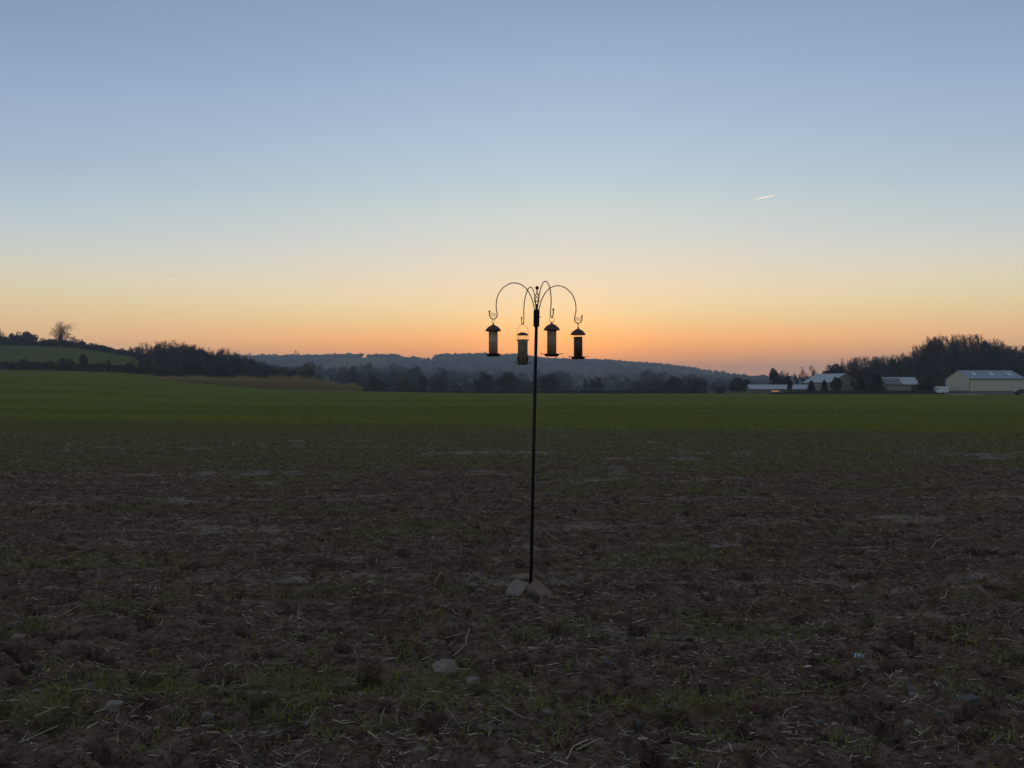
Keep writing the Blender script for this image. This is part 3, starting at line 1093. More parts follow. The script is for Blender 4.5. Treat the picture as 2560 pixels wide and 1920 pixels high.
while px < 2780:
    D = rv.uniform(266, 280)
    kd_ = rv.choice(['scrub0', 'scrub2', 'scrub1'])
    plant(kd_, 'scrub_bush', px, D, top=rv.uniform(938, 955), wide=rv.uniform(30, 44),
          **zoned(kd_, 'scrub bush at the knoll foot', px, 'scrub at the foot of the right knoll'), cat='bush')
    px += rv.uniform(16, 28)

# ------------------------------------------------------------------ wood on the left slope
TOP_L = [(330, 868), (360, 860), (390, 850), (420, 850), (445, 848), (470, 858), (500, 860), (530, 864), (560, 868), (590, 874), (610, 882), (640, 896), (680, 908), (740, 915)]
TOP_LS = [(330, 885), (380, 873), (430, 866), (470, 862), (530, 870), (580, 878), (610, 888), (640, 900), (680, 912), (740, 918)]
px = 345.0
while px < 735:
    D = rv.uniform(360, 410)
    kd_ = rv.choice(['bare0', 'bare1', 'bare3', 'ivy1', 'bare2'])
    plant(kd_, 'bare_tree', px, D, top=env(TOP_L, px) + rv.uniform(-2, 6), wide=rv.uniform(34, 52),
          **zoned(kd_, 'tree topping the left wood', px, 'bare trees of the left wood'))
    px += rv.uniform(8, 15)
for lane, (d0, d1, off, st) in enumerate([(345, 380, 2, 15), (315, 345, 14, 17), (292, 312, 34, 20)]):
    px = 385.0 + lane * 25
    while px < 740:
        D = rv.uniform(d0, d1)
        kd_ = rv.choice(['oak2', 'tall', 'tall', 'oak2', 'bare3', 'ever1'])
        plant(kd_, 'wood_tree', px, D, top=min(env(TOP_LS, px) + off + rv.uniform(-2, 10), 938), wide=rv.uniform(30, 46),
              **zoned(kd_, 'dense tree inside the left wood', px, 'dense trees of the left wood'))
        px += rv.uniform(.7, 1.25) * st
plant('ever0', 'evergreen_tree', 398, 372, top=861, wide=24, label='dark ivy clad trunk tree on the skyline of the left wood', cat='tree')
plant('oak1', 'round_tree', 371, 285, top=897, wide=28, label='pale grey round bush at the foot of the left wood', cat='bush')
plant('oak0', 'autumn_bush', 348, 283, top=912, wide=14, label='small yellowish bush left of the pale grey round bush', cat='bush')

# upper hedgerow along the skyline of the left hill
fan = plant('fan', 'bare_tree', 148, 436, top=800, wide=52, label='large fan shaped bare tree alone on the left hill skyline')
plant('ever1', 'evergreen_tree', 151, 430, top=832, wide=9, label='narrow ivy column at the foot of the fan shaped bare tree')
for kd, px, top, w, lab in [
        ('ivy0', 2, 815, 34, 'leftmost tree on the hill skyline cut by the picture edge'),
        ('ever0', 36, 829, 30, 'round dark tree second from the left on the hill skyline'),
        ('oak1', 72, 828, 34, 'round airy tree between the left edge and the fan shaped bare tree'),
        ('bare0', 182, 836, 22, 'small bare tree just right of the fan shaped bare tree')]:
    plant(kd, 'hill_tree', px, 438, top=top, wide=w, label=lab)
TOP_UH = [(-200, 835), (0, 845), (40, 843), (90, 847), (130, 846), (160, 850), (200, 854), (230, 858), (260, 866), (300, 871), (340, 877), (400, 884)]
px = -180.0
while px < 400:
    kd_ = rv.choice(['scrub0', 'scrub2', 'scrub0', 'scrub1'])
    plant(kd_, 'hedgerow_bush', px, rv.uniform(430, 438), top=env(TOP_UH, px) + rv.uniform(-4, 5), wide=rv.uniform(22, 34),
          **zoned(kd_, 'bush in the left skyline hedgerow', px, 'hedgerow on the left hill skyline'), cat='bush', sink=0.4)
    px += rv.uniform(9, 15)
for px, top, w, kd, lab in [(205, 848, 8, 'conifer0', 'small pointed tree in the skyline hedgerow, left of the other spiky one'),
                            (229, 857, 10, 'conifer0', 'spiky small tree standing up in the skyline hedgerow further right'),
                            (254, 864, 14, 'ever1', 'small round tree in the skyline hedgerow near its right end')]:
    plant(kd, 'hill_tree', px, 432, top=top, wide=w, label=lab)


# ------------------------------------------------------------------ hedges
def hedge(name, pts, hgt, wid, label, seed, m, per_m=26, size=0.2):
    g = np.random.default_rng(seed)
    e = empty(name, (pts[0][0], pts[0][1], tz(*pts[0])), (0, 0, 0), label, 'hedge')
    P = np.array(pts, float)
    d = np.linalg.norm(np.diff(P, axis=0), axis=1)
    s = np.concatenate([[0], np.cumsum(d)])
    n = int(s[-1] * per_m)
    t = g.uniform(0, s[-1], n)
    x, y = np.interp(t, s, P[:, 0]), np.interp(t, s, P[:, 1])
    hh = hgt * (1 + 0.35 * perlin(t / 4.0, np.zeros(n), seed) + 0.25 * perlin(t / 1.2, np.zeros(n) + 3, seed))
    zz = g.uniform(0, 1, n) ** 0.8 * hh
    x = x + g.normal(size=n) * wid * 0.35
    y = y + g.normal(size=n) * wid * 0.35
    Z = terrain(x, y) + zz
    C = np.stack([x, y, Z], 1) - np.array(e.location)
    V, Q = leaf_quads(C, size, g)
    obj('foliage', mesh_np(name + '_foliage', V, [Q], m), e)
    k = int(s[-1] * 1.2)
    t = g.uniform(0, s[-1], k)
    x, y = np.interp(t, s, P[:, 0]), np.interp(t, s, P[:, 1])
    b = np.stack([x, y, terrain(x, y) - .1], 1) - np.array(e.location)
    tp = b + np.stack([g.normal(size=k) * .3, g.normal(size=k) * .3, hgt * g.uniform(.6, 1.2, k)], 1)
    V, Q = seg_tubes(b, tp, np.full(k, .03), np.full(k, .012))
    obj('stems', mesh_np(name + '_stems', V, [Q], M_twig), e)
    return e


def line_px(tab):
    return [(X_at(p, D), D) for p, D in tab]


hedge('field_hedge', line_px([(-300, 268), (-100, 268), (100, 268), (250, 268), (360, 272), (470, 280), (600, 285)]), 2.7, 1.8,
      'long dark hedge along the foot of the sloping left field', 3, M_hedge, 120, .28)
hedge('boundary_hedge', line_px([(1140, 312), (1290, 300), (1400, 296), (1560, 293), (1765, 290)]), 1.35, 1.1,
      'low clipped dark hedge along the far field edge right of the pole', 5, M_ever, 110, .2)
hedge('boundary_hedge', line_px([(890, 300), (1000, 305), (1150, 310)]), 1.5, 1.6,
      'ragged green undergrowth between the reed bed and the low clipped hedge', 6, M_hedge, 70, .24)
for px, top, w, kd, lab in [(58, 897, 32, 'scrub2', 'leftmost dark bush rising above the lower left hedge'),
                            (165, 894, 38, 'scrub1', 'wide dark bush at the middle of the lower left hedge'),
                            (209, 886, 18, 'tall', 'upright small tree standing in the lower left hedge'),
                            (272, 897, 8, 'conifer0', 'thin pointed sapling in the lower left hedge'),
                            (110, 910, 18, 'scrub0', 'small low bush in the lower left hedge between the larger two'),
                            (325, 905, 20, 'scrub0', 'bush at the right end of the lower left hedge')]:
    plant(kd, 'hedge_bush' if kd[:5] == 'scrub' else 'hedge_tree', px, 270, top=top, wide=w, label=lab, cat='bush' if kd[:5] == 'scrub' else 'tree')


# ------------------------------------------------------------------ reed bed (dry willow and reed strip)
def build_reeds():
    g = np.random.default_rng(12)
    n = 26000
    px = g.uniform(390, 905, n)
    front = np.interp(px, [390, 460, 560, 640, 905], [222, 228, 240, 246, 262])
    dep = g.uniform(0, 1, n)
    D = front + dep * np.interp(px, [390, 460, 640, 905], [10, 18, 22, 10])
    x, y = X_at(px, D), D
    hgt = np.interp(px, [390, 440, 500, 560, 640, 720, 745, 800, 850, 880, 905], [.6, 1.3, 2.0, 2.5, 3.5, 3.9, 4.3, 3.2, 2.5, 2.9, 1.2])
    hgt = hgt * (1 + .4 * perlin(x / 5, y / 5, 3) + .3 * perlin(x / 1.6, y / 1.6, 4)) * g.uniform(.55, 1.05, n)
    P0 = np.stack([x, y, terrain(x, y) - .05], 1)
    P1 = P0 + np.stack([g.normal(size=n) * .25, g.normal(size=n) * .25, hgt], 1)
    V, Q = seg_tubes(P0, P1, np.full(n, .03), np.full(n, .012))
    o = obj('reed_bed', mesh_np('reed_bed', V, [Q], M_willow))
    tag(o, 'strip of dry tawny reeds and willow wands below the left wood', 'reeds', kind='stuff')


build_reeds()


# ------------------------------------------------------------------ farm buildings
def box(bm, x0, x1, y0, y1, z0, z1):
    v = [bm.verts.new(p) for p in ((x0, y0, z0), (x1, y0, z0), (x1, y1, z0), (x0, y1, z0), (x0, y0, z1), (x1, y0, z1), (x1, y1, z1), (x0, y1, z1))]
    for f in ((3, 2, 1, 0), (4, 5, 6, 7), (0, 1, 5, 4), (1, 2, 6, 5), (2, 3, 7, 6), (3, 0, 4, 7)):
        bm.faces.new([v[i] for i in f])


def prism(bm, poly, d, axis='y', at=0.0):
    """extrude a polygon given as (a, z) pairs; axis: the direction of extrusion"""
    def p(a, z, s):
        return (a, s, z) if axis == 'y' else (s, a, z)
    f = [bm.verts.new(p(a, z, at)) for a, z in poly]
    b = [bm.verts.new(p(a, z, at + d)) for a, z in poly]
    bm.faces.new(f)
    bm.faces.new(b[::-1])
    n = len(poly)
    for i in range(n):
        bm.faces.new([f[i], b[i], b[(i + 1) % n], f[(i + 1) % n]])
    bmesh.ops.recalc_face_normals(bm, faces=bm.faces)


def nb():
    return bmesh.new()


M_cream = mat('cream cladding', (0.50, 0.475, 0.36), 0.6, 0.3, col2=(0.44, 0.415, 0.32), scale=1.5)
M_block = mat('concrete block', (0.20, 0.19, 0.18), 0.95, 0.1, col2=(0.14, 0.135, 0.13), scale=2.5)
M_metalroof = mat('grey sheet roof', (0.22, 0.225, 0.235), 0.45, 0.4, col2=(0.18, 0.185, 0.195), scale=1.2)
M_cement = mat('pale cement sheet', (0.46, 0.455, 0.45), 0.8, 0.2, col2=(0.37, 0.365, 0.36), scale=1.0)
M_cementold = mat('weathered cement sheet', (0.20, 0.195, 0.185), 0.9, 0.1, col2=(0.155, 0.15, 0.14), scale=1.0)
M_light = mat('translucent rooflight', (0.52, 0.53, 0.53), 0.4, 0.4)
M_dark = mat('dark trim', (0.04, 0.04, 0.042), 0.6, 0.3)
M_board = mat('grey brown boarding', (0.20, 0.17, 0.135), 0.9, 0.1, col2=(0.15, 0.125, 0.10), scale=2)
M_beige = mat('beige render', (0.27, 0.245, 0.195), 0.9, 0.1, col2=(0.22, 0.2, 0.16), scale=1.5)
M_conc = mat('concrete slab', (0.42, 0.41, 0.39), 0.9, 0.1)


def barn(name, px, D, rot, L, W, eave, ridge, label, wallm, roofm, rooflights=0, plinth=0.0, over=0.25, gable_m=None, split=None, floor=None):
    x, y = X_at(px, D), D
    z = (tz(x, y) if floor is None else floor) - 0.05
    e = empty(name, (x, y, z), (0, 0, R(rot)), label, 'barn' if 'barn' in name else 'shed')
    l, w, t = L / 2, W / 2, 0.12
    gm = gable_m or wallm
    for s in (-1, 1):       # long walls
        b = nb()
        box(b, -l, l, s * w - (t if s > 0 else 0), s * w + (t if s < 0 else 0), plinth, eave)
        obj_bm('side_wall', b, wallm, e)
        if plinth:
            b = nb()
            box(b, -l - .03, l + .03, s * w - (t if s > 0 else .05), s * w + (t if s < 0 else .05), -0.4, plinth)
            obj_bm('block_plinth', b, M_block, e)
        b = nb()
        box(b, -l - over, l + over, s * (w + over + .06) - .07, s * (w + over + .06) + .07, eave - over * (ridge - eave) / w - .13, eave - over * (ridge - eave) / w + .01)
        obj_bm('gutter', b, M_dark, e)
    for s in (-1, 1):       # gable walls
        b = nb()
        prism(b, [(-w + t + .002, plinth), (w - t - .002, plinth), (w - t - .002, eave), (0, ridge - .12), (-w + t + .002, eave)], t * -s, 'x', s * l)
        obj_bm('gable_wall', b, gm, e)
        if plinth:
            b = nb()
            prism(b, [(-w + t + .002, -.4), (w - t - .002, -.4), (w - t - .002, plinth), (-w + t + .002, plinth)], t * -s, 'x', s * (l + .04))
            obj_bm('block_plinth', b, M_block, e)
        for sy in (-1, 1):
            b = nb()
            box(b, s * (l + .03) - .05, s * (l + .03) + .05, sy * (w + .03) - .05, sy * (w + .03) + .05, plinth + .01, eave - .1)
            obj_bm('corner_trim', b, M_dark, e)
    k = (ridge - eave) / w
    for s in (-1, 1):       # roof slopes of upright sheets, each sheet a part
        nsh = max(4, int(round((L + 2 * over) / 1.9)))
        xs = np.linspace(-l - over, l + over, nsh + 1)
        for i in range(nsh):
            b = nb()
            o = w + over
            lift = 0.012 * (i % 2)
            prism(b, [(s * o, eave - over * k + .02 + lift), (s * 0.02, ridge + .02 + lift), (s * 0.02, ridge + .09 + lift), (s * o, eave - over * k + .09 + lift)],
                  xs[i + 1] - xs[i] - .01, 'x', xs[i])
            rm = roofm
            if split is not None and (i + .5) / nsh < split:
                rm = M_cementold
            obj_bm('roof_sheet', b, rm, e)
        for i in range(rooflights):
            xc = -l + L * (i + .62) / rooflights * 0.98
            y0, y1 = w * .62, w * .30
            b = nb()
            prism(b, [(s * y0, ridge - k * y0 + .10), (s * y1, ridge - k * y1 + .10), (s * y1, ridge - k * y1 + .14), (s * y0, ridge - k * y0 + .14)], 1.1, 'x', xc - .55)
            obj_bm('rooflight', b, M_light, e)
    b = nb()
    prism(b, [(-.3, ridge - .3 * k + .12), (0, ridge + .12), (.3, ridge - .3 * k + .12), (.3, ridge - .3 * k + .16), (0, ridge + .17), (-.3, ridge - .3 * k + .16)], L + 2 * over, 'x', -l - over)
    obj_bm('ridge_cap', b, roofm, e)
    return e


# the big cream barn: long side to the right, gable to the left
big = barn('cream_barn', 2460, 222, 0, 15.4, 12.0, 4.45, 6.75, 'large cream clad barn with blue grey roof at the right edge', M_cream, M_metalroof, rooflights=3, plinth=1.0)
b = nb()
box(b, -7.79, -7.73, -4.6, -0.6, 1.05, 4.0)
obj_bm('sliding_door', b, M_cream, big)
barn('small_shed', 2246, 252, 0, 10.4, 5.0, 3.0, 5.1, 'small beige shed with half weathered pale roof between conifer and bush', M_beige, M_cement, split=0.5)
barn('grey_barn', 2076, 270, -68, 13.0, 12.3, 3.7, 6.6, 'broad barn with pale grey roof and brown gable behind conifers', M_beige, M_cement, gable_m=M_board)
ls = barn('long_shed', 1944, 252.3, 0, 19.3, 4.6, 1.55, 2.8, 'long low shed with pale sheet roof left of the farm buildings', M_board, M_cement)
M_skyglow = bpy.data.materials.new('sunset sky glow')  # added glowing panel, stands in for sunset sky showing through the open shed
M_skyglow.use_nodes = True
_e = M_skyglow.node_tree.nodes['Principled BSDF']
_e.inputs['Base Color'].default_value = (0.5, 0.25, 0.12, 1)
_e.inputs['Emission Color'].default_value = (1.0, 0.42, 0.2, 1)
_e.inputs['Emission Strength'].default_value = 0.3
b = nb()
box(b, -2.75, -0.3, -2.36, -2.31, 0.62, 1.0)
obj_bm('sky_glow_panel', b, M_skyglow, ls)

# concrete apron in front of the big barn
b = nb()
box(b, X_at(2374, 207), X_at(2432, 207), 204, 209.5, -0.3, 0.12)
tag(obj_bm('concrete_apron', b, M_conc), kind='structure')


# grass bank in front of the sheds
def build_bank():
    xs = np.linspace(0, 1, 60)
    g = np.random.default_rng(4)
    V, Q = [], []
    m = 9
    for i, t in enumerate(xs):
        px = 1925 + t * (2345 - 1925)
        hgt = 1.15 * math.sin(min(t * 3.2, 1) * math.pi / 2) * (1 if t < .9 else (1 - t) / .1 * .9 + .1)
        for j in range(m):
            u = j / (m - 1)
            D = 216 + u * 9
            V.append((X_at(px, D), D, tz(X_at(px, D), D) - .05 + hgt * math.sin(u * math.pi) * (1 + .15 * math.sin(i * .9 + j)) * .7 - (.2 if j in (0, m - 1) else 0)))
    for i in range(59):
        for j in range(m - 1):
            a = i * m + j
            Q.append((a, a + m, a + m + 1, a + 1))
    V = np.array(V)
    o = obj('grass_bank', mesh_np('grass_bank', V, [np.array(Q)], M_bank, smooth=True))
    tag(o, kind='structure')
    n = 9000
    t = g.uniform(0, 1, n)
    px = 1925 + t * 420
    u = g.uniform(0.05, .95, n)
    D = 216 + u * 9
    x = X_at(px, D)
    hg = 1.15 * np.sin(np.minimum(t * 3.2, 1) * math.pi / 2) * np.where(t < .9, 1, (1 - t) / .1 * .9 + .1)
    z = terrain(x, D) - .1 + hg * np.sin(u * math.pi) * .7
    P0 = np.stack([x, D, z], 1)
    P1 = P0 + np.stack([g.normal(size=n) * .1, g.normal(size=n) * .1, g.uniform(.15, .5, n)], 1)
    V, Q = seg_tubes(P0, P1, np.full(n, .03), np.full(n, .01))
    o = obj('bank_grass', mesh_np('bank_grass', V, [Q], M_bankblade))
    tag(o, 'rough dark green grass on the bank before the sheds', 'grass', kind='stuff')


M_bank = mat('bank turf', (0.028, 0.045, 0.015), 1, 0.05, col2=(0.045, 0.055, 0.02), scale=0.6)
M_bankblade = leaf_mat('bank grass', (0.025, 0.042, 0.014), (0.05, 0.065, 0.022))
build_bank()

# white caravan beside the barn
M_white = mat('white enamel', (0.62, 0.64, 0.66), 0.4, 0.4, col2=(0.55, 0.57, 0.6), scale=2)
M_pane = mat('dark glass', (0.02, 0.022, 0.026), 0.15, 0.5)
M_rub = mat('tyre rubber', (0.02, 0.02, 0.02), 0.9, 0.1)


def lathe(bm, prof, k=24, axis='z'):
    rings = []
    for r, z in prof:
        ring = []
        for i in range(k):
            a = 2 * math.pi * i / k
            p = (r * math.cos(a), r * math.sin(a), z) if axis == 'z' else (r * math.cos(a), z, r * math.sin(a))
            ring.append(bm.verts.new(p))
        rings.append(ring)
    for a, b_ in zip(rings[:-1], rings[1:]):
        for i in range(k):
            bm.faces.new([a[i], a[(i + 1) % k], b_[(i + 1) % k], b_[i]])
    if prof[0][0] > 1e-6:
        bm.faces.new(rings[0][::-1])
    if prof[-1][0] > 1e-6:
        bm.faces.new(rings[-1])
    bmesh.ops.remove_doubles(bm, verts=bm.verts, dist=1e-6)
    bmesh.ops.recalc_face_normals(bm, faces=bm.faces)


def wheel(parent, x, y, z, r, w):
    b = nb()
    lathe(b, [(r * .62, -w / 2), (r * .95, -w / 2), (r, -w / 3), (r, w / 3), (r * .95, w / 2), (r * .62, w / 2), (r * .62, -w / 2)], 20, 'y')
    wh = obj_bm('wheel', b, M_rub, parent)
    wh.location = (x, y, z)
    b = nb()
    lathe(b, [(r * .61, -w * .4), (r * .61, w * .4)], 14, 'y')
    obj_bm('rim', b, M_cement, wh)


cx = X_at(2353, 219)
car = empty('caravan', (cx, 219, tz(cx, 219)), (0, 0, R(-10)), 'small white caravan parked left of the large cream barn', 'caravan')
b = nb()
prism(b, [(-1.75, .95), (-1.25, .42), (1.3, .42), (1.7, .8), (1.72, 1.9), (1.5, 2.2), (-1.55, 2.2), (-1.72, 2.0)], 1.9, 'y', -.95)
bmesh.ops.bevel(b, geom=b.edges[:], offset=.06, segments=2, affect='EDGES')
obj_bm('body', b, M_white, car)
b = nb()
box(b, -1.5, -1.15, -.975, -.945, 1.25, 1.85)
obj_bm('window', b, M_pane, car)
b = nb()
box(b, -.2, .7, -.975, -.945, 1.25, 1.8)
obj_bm('door_panel', b, M_white, car)
for sy in (-.82, .82):
    wheel(car, .25, sy, .32, .32, .2)
b = nb()
box(b, -2.5, -1.2, -.05, .05, .42, .52)
obj_bm('tow_bar', b, M_dark, car)

# dark car cut off by the right edge
M_carp = mat('dark car paint', (0.015, 0.017, 0.022), 0.3, 0.5)
cx = X_at(2558, 196)
dc = empty('parked_car', (cx, 196, tz(cx, 196)), (0, 0, R(-12)), 'dark car parked on the field edge, cut by the right border', 'car')
b = nb()
prism(b, [(-2.0, .35), (2.0, .35), (2.05, .62), (1.9, .84), (.95, .92), (-1.85, .95), (-2.05, .75)], 1.66, 'y', -.83)
bmesh.ops.bevel(b, geom=b.edges[:], offset=.06, segments=2, affect='EDGES')
obj_bm('body', b, M_carp, dc)
b = nb()
prism(b, [(-1.75, .93), (.95, .91), (.35, 1.38), (-1.25, 1.42)], 1.46, 'y', -.73)
bmesh.ops.bevel(b, geom=b.edges[:], offset=.05, segments=2, affect='EDGES')
cab = obj_bm('cabin', b, M_carp, dc)
for x0, x1 in ((-1.35, -.5), (-.42, .45)):
    b = nb()
    prism(b, [(x0, .98), (x1, .98), (x1 - .28, 1.32), (x0 + .12, 1.33)], .02, 'y', -.745)
    obj_bm('side_window', b, M_pane, cab)
b = nb()
prism(b, [(1.95, .62), (2.06, .62), (2.02, .74), (1.9, .76)], .3, 'y', -.8)
obj_bm('headlight', b, M_light, dc)
b = nb()
prism(b, [(1.0, .925), (1.85, .85), (1.85, .87), (1.0, .945)], 1.3, 'y', -.65)
obj_bm('bonnet', b, M_carp, dc)
for sx in (-1.3, 1.3):
    for sy in (-.76, .76):
        wheel(dc, sx, sy, .33, .33, .2)

# ------------------------------------------------------------------ contrails
def contrail(name, p0, p1, w, label, strength):
    m = bpy.data.materials.new(name + ' ice')
    m.use_nodes = True
    nt = m.node_tree
    nt.nodes.clear()
    out = nt.nodes.new('ShaderNodeOutputMaterial')
    df = nt.nodes.new('ShaderNodeBsdfDiffuse')
    df.inputs[0].default_value = (1, 1, 1, 1)
    tr = nt.nodes.new('ShaderNodeBsdfTranslucent')
    tr.inputs[0].default_value = (1, 1, 1, 1)
    a = nt.nodes.new('ShaderNodeAddShader')
    tp = nt.nodes.new('ShaderNodeBsdfTransparent')
    mxs = nt.nodes.new('ShaderNodeMixShader')
    tcn = nt.nodes.new('ShaderNodeTexCoord')
    sx = nt.nodes.new('ShaderNodeSeparateXYZ')
    nt.links.new(tcn.outputs['Generated'], sx.inputs[0])
    r = nt.nodes.new('ShaderNodeMapRange')
    r.interpolation_type = 'SMOOTHSTEP'
    r.inputs['From Max'].default_value = 0.7
    r.inputs['To Max'].default_value = strength
    nt.links.new(sx.outputs[0], r.inputs['Value'])
    for s, d in ((df.outputs[0], a.inputs[0]), (tr.outputs[0], a.inputs[1]), (r.outputs[0], mxs.inputs[0]), (tp.outputs[0], mxs.inputs[1]),
                 (a.outputs[0], mxs.inputs[2]), (mxs.outputs[0], out.inputs[0])):
        nt.links.new(s, d)
    n = 16
    t = np.linspace(0, 1, n + 1)[:, None]
    P = np.array(p0) * (1 - t) + np.array(p1) * t
    rad = w * np.interp(t[:, 0], [0, .5, .92, 1], [1.3, 1.0, .8, .15])
    V, Q = seg_tubes(P[:-1], P[1:], rad[:-1], rad[1:], 8)
    o = obj(name, mesh_np(name, V, [Q], m, smooth=True))
    tag(o, label, 'contrail')


DC = 20000.0
contrail('contrail', (X_at(1878, DC), DC, Z_at(499.5, DC)), (X_at(1937, DC), DC, Z_at(487.5, DC)), 8, 'short bright white aircraft trail high in the right sky', 0.33)
contrail('contrail', (X_at(418, DC), DC, Z_at(698.8, DC)), (X_at(431, DC), DC, Z_at(697.6, DC)), 9, 'tiny faint aircraft trail low in the left sky', 0.25)


# ------------------------------------------------------------------ bird feeder pole
def catmull(pts, sub=6):
    P = [Vector(p) for p in pts]
    P = [P[0] * 2 - P[1]] + P + [P[-1] * 2 - P[-2]]
    out = []
    for i in range(1, len(P) - 2):
        for s in range(sub):
            t = s / sub
            a, b_, c, d = P[i - 1], P[i], P[i + 1], P[i + 2]
            out.append(0.5 * ((2 * b_) + (c - a) * t + (2 * a - 5 * b_ + 4 * c - d) * t * t + (3 * b_ - a - 3 * c + d) * t ** 3))
    out.append(P[-2])
    return out


def sweep(bm, pts, r, k=10, closed=False):
    n = len(pts)
    rings = []
    up = None
    for i, p in enumerate(pts):
        q0 = pts[(i - 1) % n] if (i > 0 or closed) else p
        q1 = pts[(i + 1) % n] if (i < n - 1 or closed) else p
        d = (q1 - q0).normalized()
        if up is None:
            up = Vector((0, 1, 0)) if abs(d.y) < .9 else Vector((1, 0, 0))
        u = d.cross(up)
        if u.length < 1e-4:
            u = d.cross(Vector((.3, .2, 1)))
        u.normalize()
        v = u.cross(d).normalized()
        up = v
        rr = r[i] if isinstance(r, (list, tuple)) else r
        rings.append([bm.verts.new(p + u * rr * math.cos(2 * math.pi * j / k) + v * rr * math.sin(2 * math.pi * j / k)) for j in range(k)])
    pairs = list(zip(rings[:-1], rings[1:])) + ([(rings[-1], rings[0])] if closed else [])
    for a, b_ in pairs:
        for j in range(k):
            bm.faces.new([a[j], a[(j + 1) % k], b_[(j + 1) % k], b_[j]])
    if not closed:
        bm.faces.new(rings[0][::-1])
        bm.faces.new(rings[-1])
    bmesh.ops.recalc_face_normals(bm, faces=bm.faces)


def ball(bm, c, r, seg=16):
    m = Matrix.Translation(c)
    bmesh.ops.create_uvsphere(bm, u_segments=seg, v_segments=seg // 2, radius=r, matrix=m)


M_pole = mat('black coated steel', (0.012, 0.011, 0.011), 0.6, 0.08, bump=0.15, bscale=300, col2=(0.02, 0.017, 0.015), scale=30)
M_arm = mat('brown weathered steel', (0.11, 0.07, 0.04), 0.45, 0.4, col2=(0.16, 0.105, 0.06), scale=45, bump=0.2, bscale=300)
M_cap = mat('bronze painted tin', (0.085, 0.05, 0.042), 0.65, 0.12, col2=(0.12, 0.072, 0.058), scale=35, bump=0.1, bscale=200)
M_tray = mat('dark brown tray', (0.05, 0.02, 0.018), 0.5, 0.3)
M_wire = mat('dull wire', (0.08, 0.065, 0.05), 0.45, 0.4)

PD = 5.65
K = 0.16878 * PD / F
bx, by = X_at(1327, PD), PD
bz = float(ground_z(np.array([bx]), np.array([by]))[0])


def zf(zy):             # height from the detail view of the photograph
    return EYE + (HOR - (680 + 0.16878 * zy)) / F * PD


pole = empty('feeder_pole', (bx, by, 0.0), (0, R(1.22), 0), 'tall slim black pole with four curved hanging arms in the middle of the field', 'feeder pole')
b = nb()
lathe(b, [(.0118, -.25), (.0118, .98), (.0128, .985), (.0128, 1.01), (.0121, 1.015), (.0121, zf(812))], 16)
obj_bm('pole', b, M_pole, pole, True)
# socket head with four arm tubes
b = nb()
lathe(b, [(.0135, zf(818)), (.0145, zf(815)), (.0145, zf(560)), (.012, zf(555)), (.0075, zf(550)), (.0065, zf(500))], 18)
head = obj_bm('socket_head', b, M_pole, pole, True)
DIRS = [R(180 + 17), R(17), R(270 + 17), R(90 + 17)]   # left, right, near, far
for a in DIRS:
    b = nb()
    lathe(b, [(.0062, zf(806)), (.0066, zf(803)), (.0066, zf(562)), (.0058, zf(560))], 12)
    s = obj_bm('arm_socket', b, M_pole, head, True)
    s.location = (math.cos(a) * .0165, math.sin(a) * .0165, 0)
b = nb()
sweep(b, [Vector((.014, 0, zf(665))), Vector((.030, -.004, zf(665)))], .0028, 8)
sweep(b, [Vector((.027, -.004, zf(652))), Vector((.028, -.004, zf(678)))], .0022, 8)
obj_bm('clamp_screw', b, M_wire, head)
# finial: twisted basket, stem, ball
b = nb()
sweep(b, [Vector((0, 0, zf(505))), Vector((0, 0, zf(480)))], .0058, 10)
sweep(b, [Vector((0, 0, zf(320))), Vector((0, 0, zf(255)))], .0046, 10)
fin = obj_bm('finial_stem', b, M_pole, pole)
b = nb()
ball(b, (0, 0, zf(232)), .0135, 20)
obj_bm('finial_ball', b, M_pole, fin, True)
for q in range(4):
    b = nb()
    pts = []
    for i in range(25):
        t = i / 24
        a = q * math.pi / 2 + t * math.pi * 1.5
        rr = .004 + .0155 * math.sin(math.pi * t) ** .8
        pts.append(Vector((math.cos(a) * rr, math.sin(a) * rr, zf(488) + (zf(312) - zf(488)) * t)))
    sweep(b, pts, .0022, 6)
    obj_bm('basket_wire', b, M_pole, fin, True)
ARM = [(930, 760), (928, 640), (925, 560), (919, 515), (905, 450), (880, 380), (840, 305), (790, 245), (720, 198), (645, 181), (570, 191), (500, 230), (440, 285),
       (400, 350), (375, 420), (365, 500), (366, 560), (378, 620), (383, 660), (375, 698), (352, 720), (327, 727), (300, 719), (277, 692), (268, 655), (270, 618)]
HOOKS = []
M_clip = bpy.data.materials.new('clear plastic')
M_clip.use_nodes = True
_n = M_clip.node_tree
_p = _n.nodes['Principled BSDF']
_p.inputs['Base Color'].default_value = (.75, .72, .7, 1)
_p.inputs['Roughness'].default_value = .25
_p.inputs['Alpha'].default_value = .22
for qi, a in enumerate(DIRS):
    pts = [Vector(((962 - x) * K / math.cos(R(17)) if i > 2 else .0165, 0, zf(y))) for i, (x, y) in enumerate(ARM)]
    pts = [Vector((p.x * math.cos(a), p.x * math.sin(a), p.z)) for p in pts]
    b = nb()
    sweep(b, catmull(pts, 5), .0037, 8)
    arm = obj_bm('hanging_arm', b, M_arm, pole, True)
    b = nb()
    ball(b, pts[-1], .0072, 12)
    obj_bm('hook_ball', b, M_arm, arm, True)
    HOOKS.append(pts[21])
    if qi < 2:
        b = nb()
        c1 = (pts[-1] + pts[18]) / 2
        box(b, -.026, .026, -.004, .004, -.014, .014)
        bmesh.ops.rotate(b, cent=(0, 0, 0), matrix=Matrix.Rotation(a, 3, 'Z'), verts=b.verts)
        bmesh.ops.translate(b, vec=c1 + Vector((0, 0, -.012)), verts=b.verts)
        obj_bm('clear_clip', b, M_clip, arm)

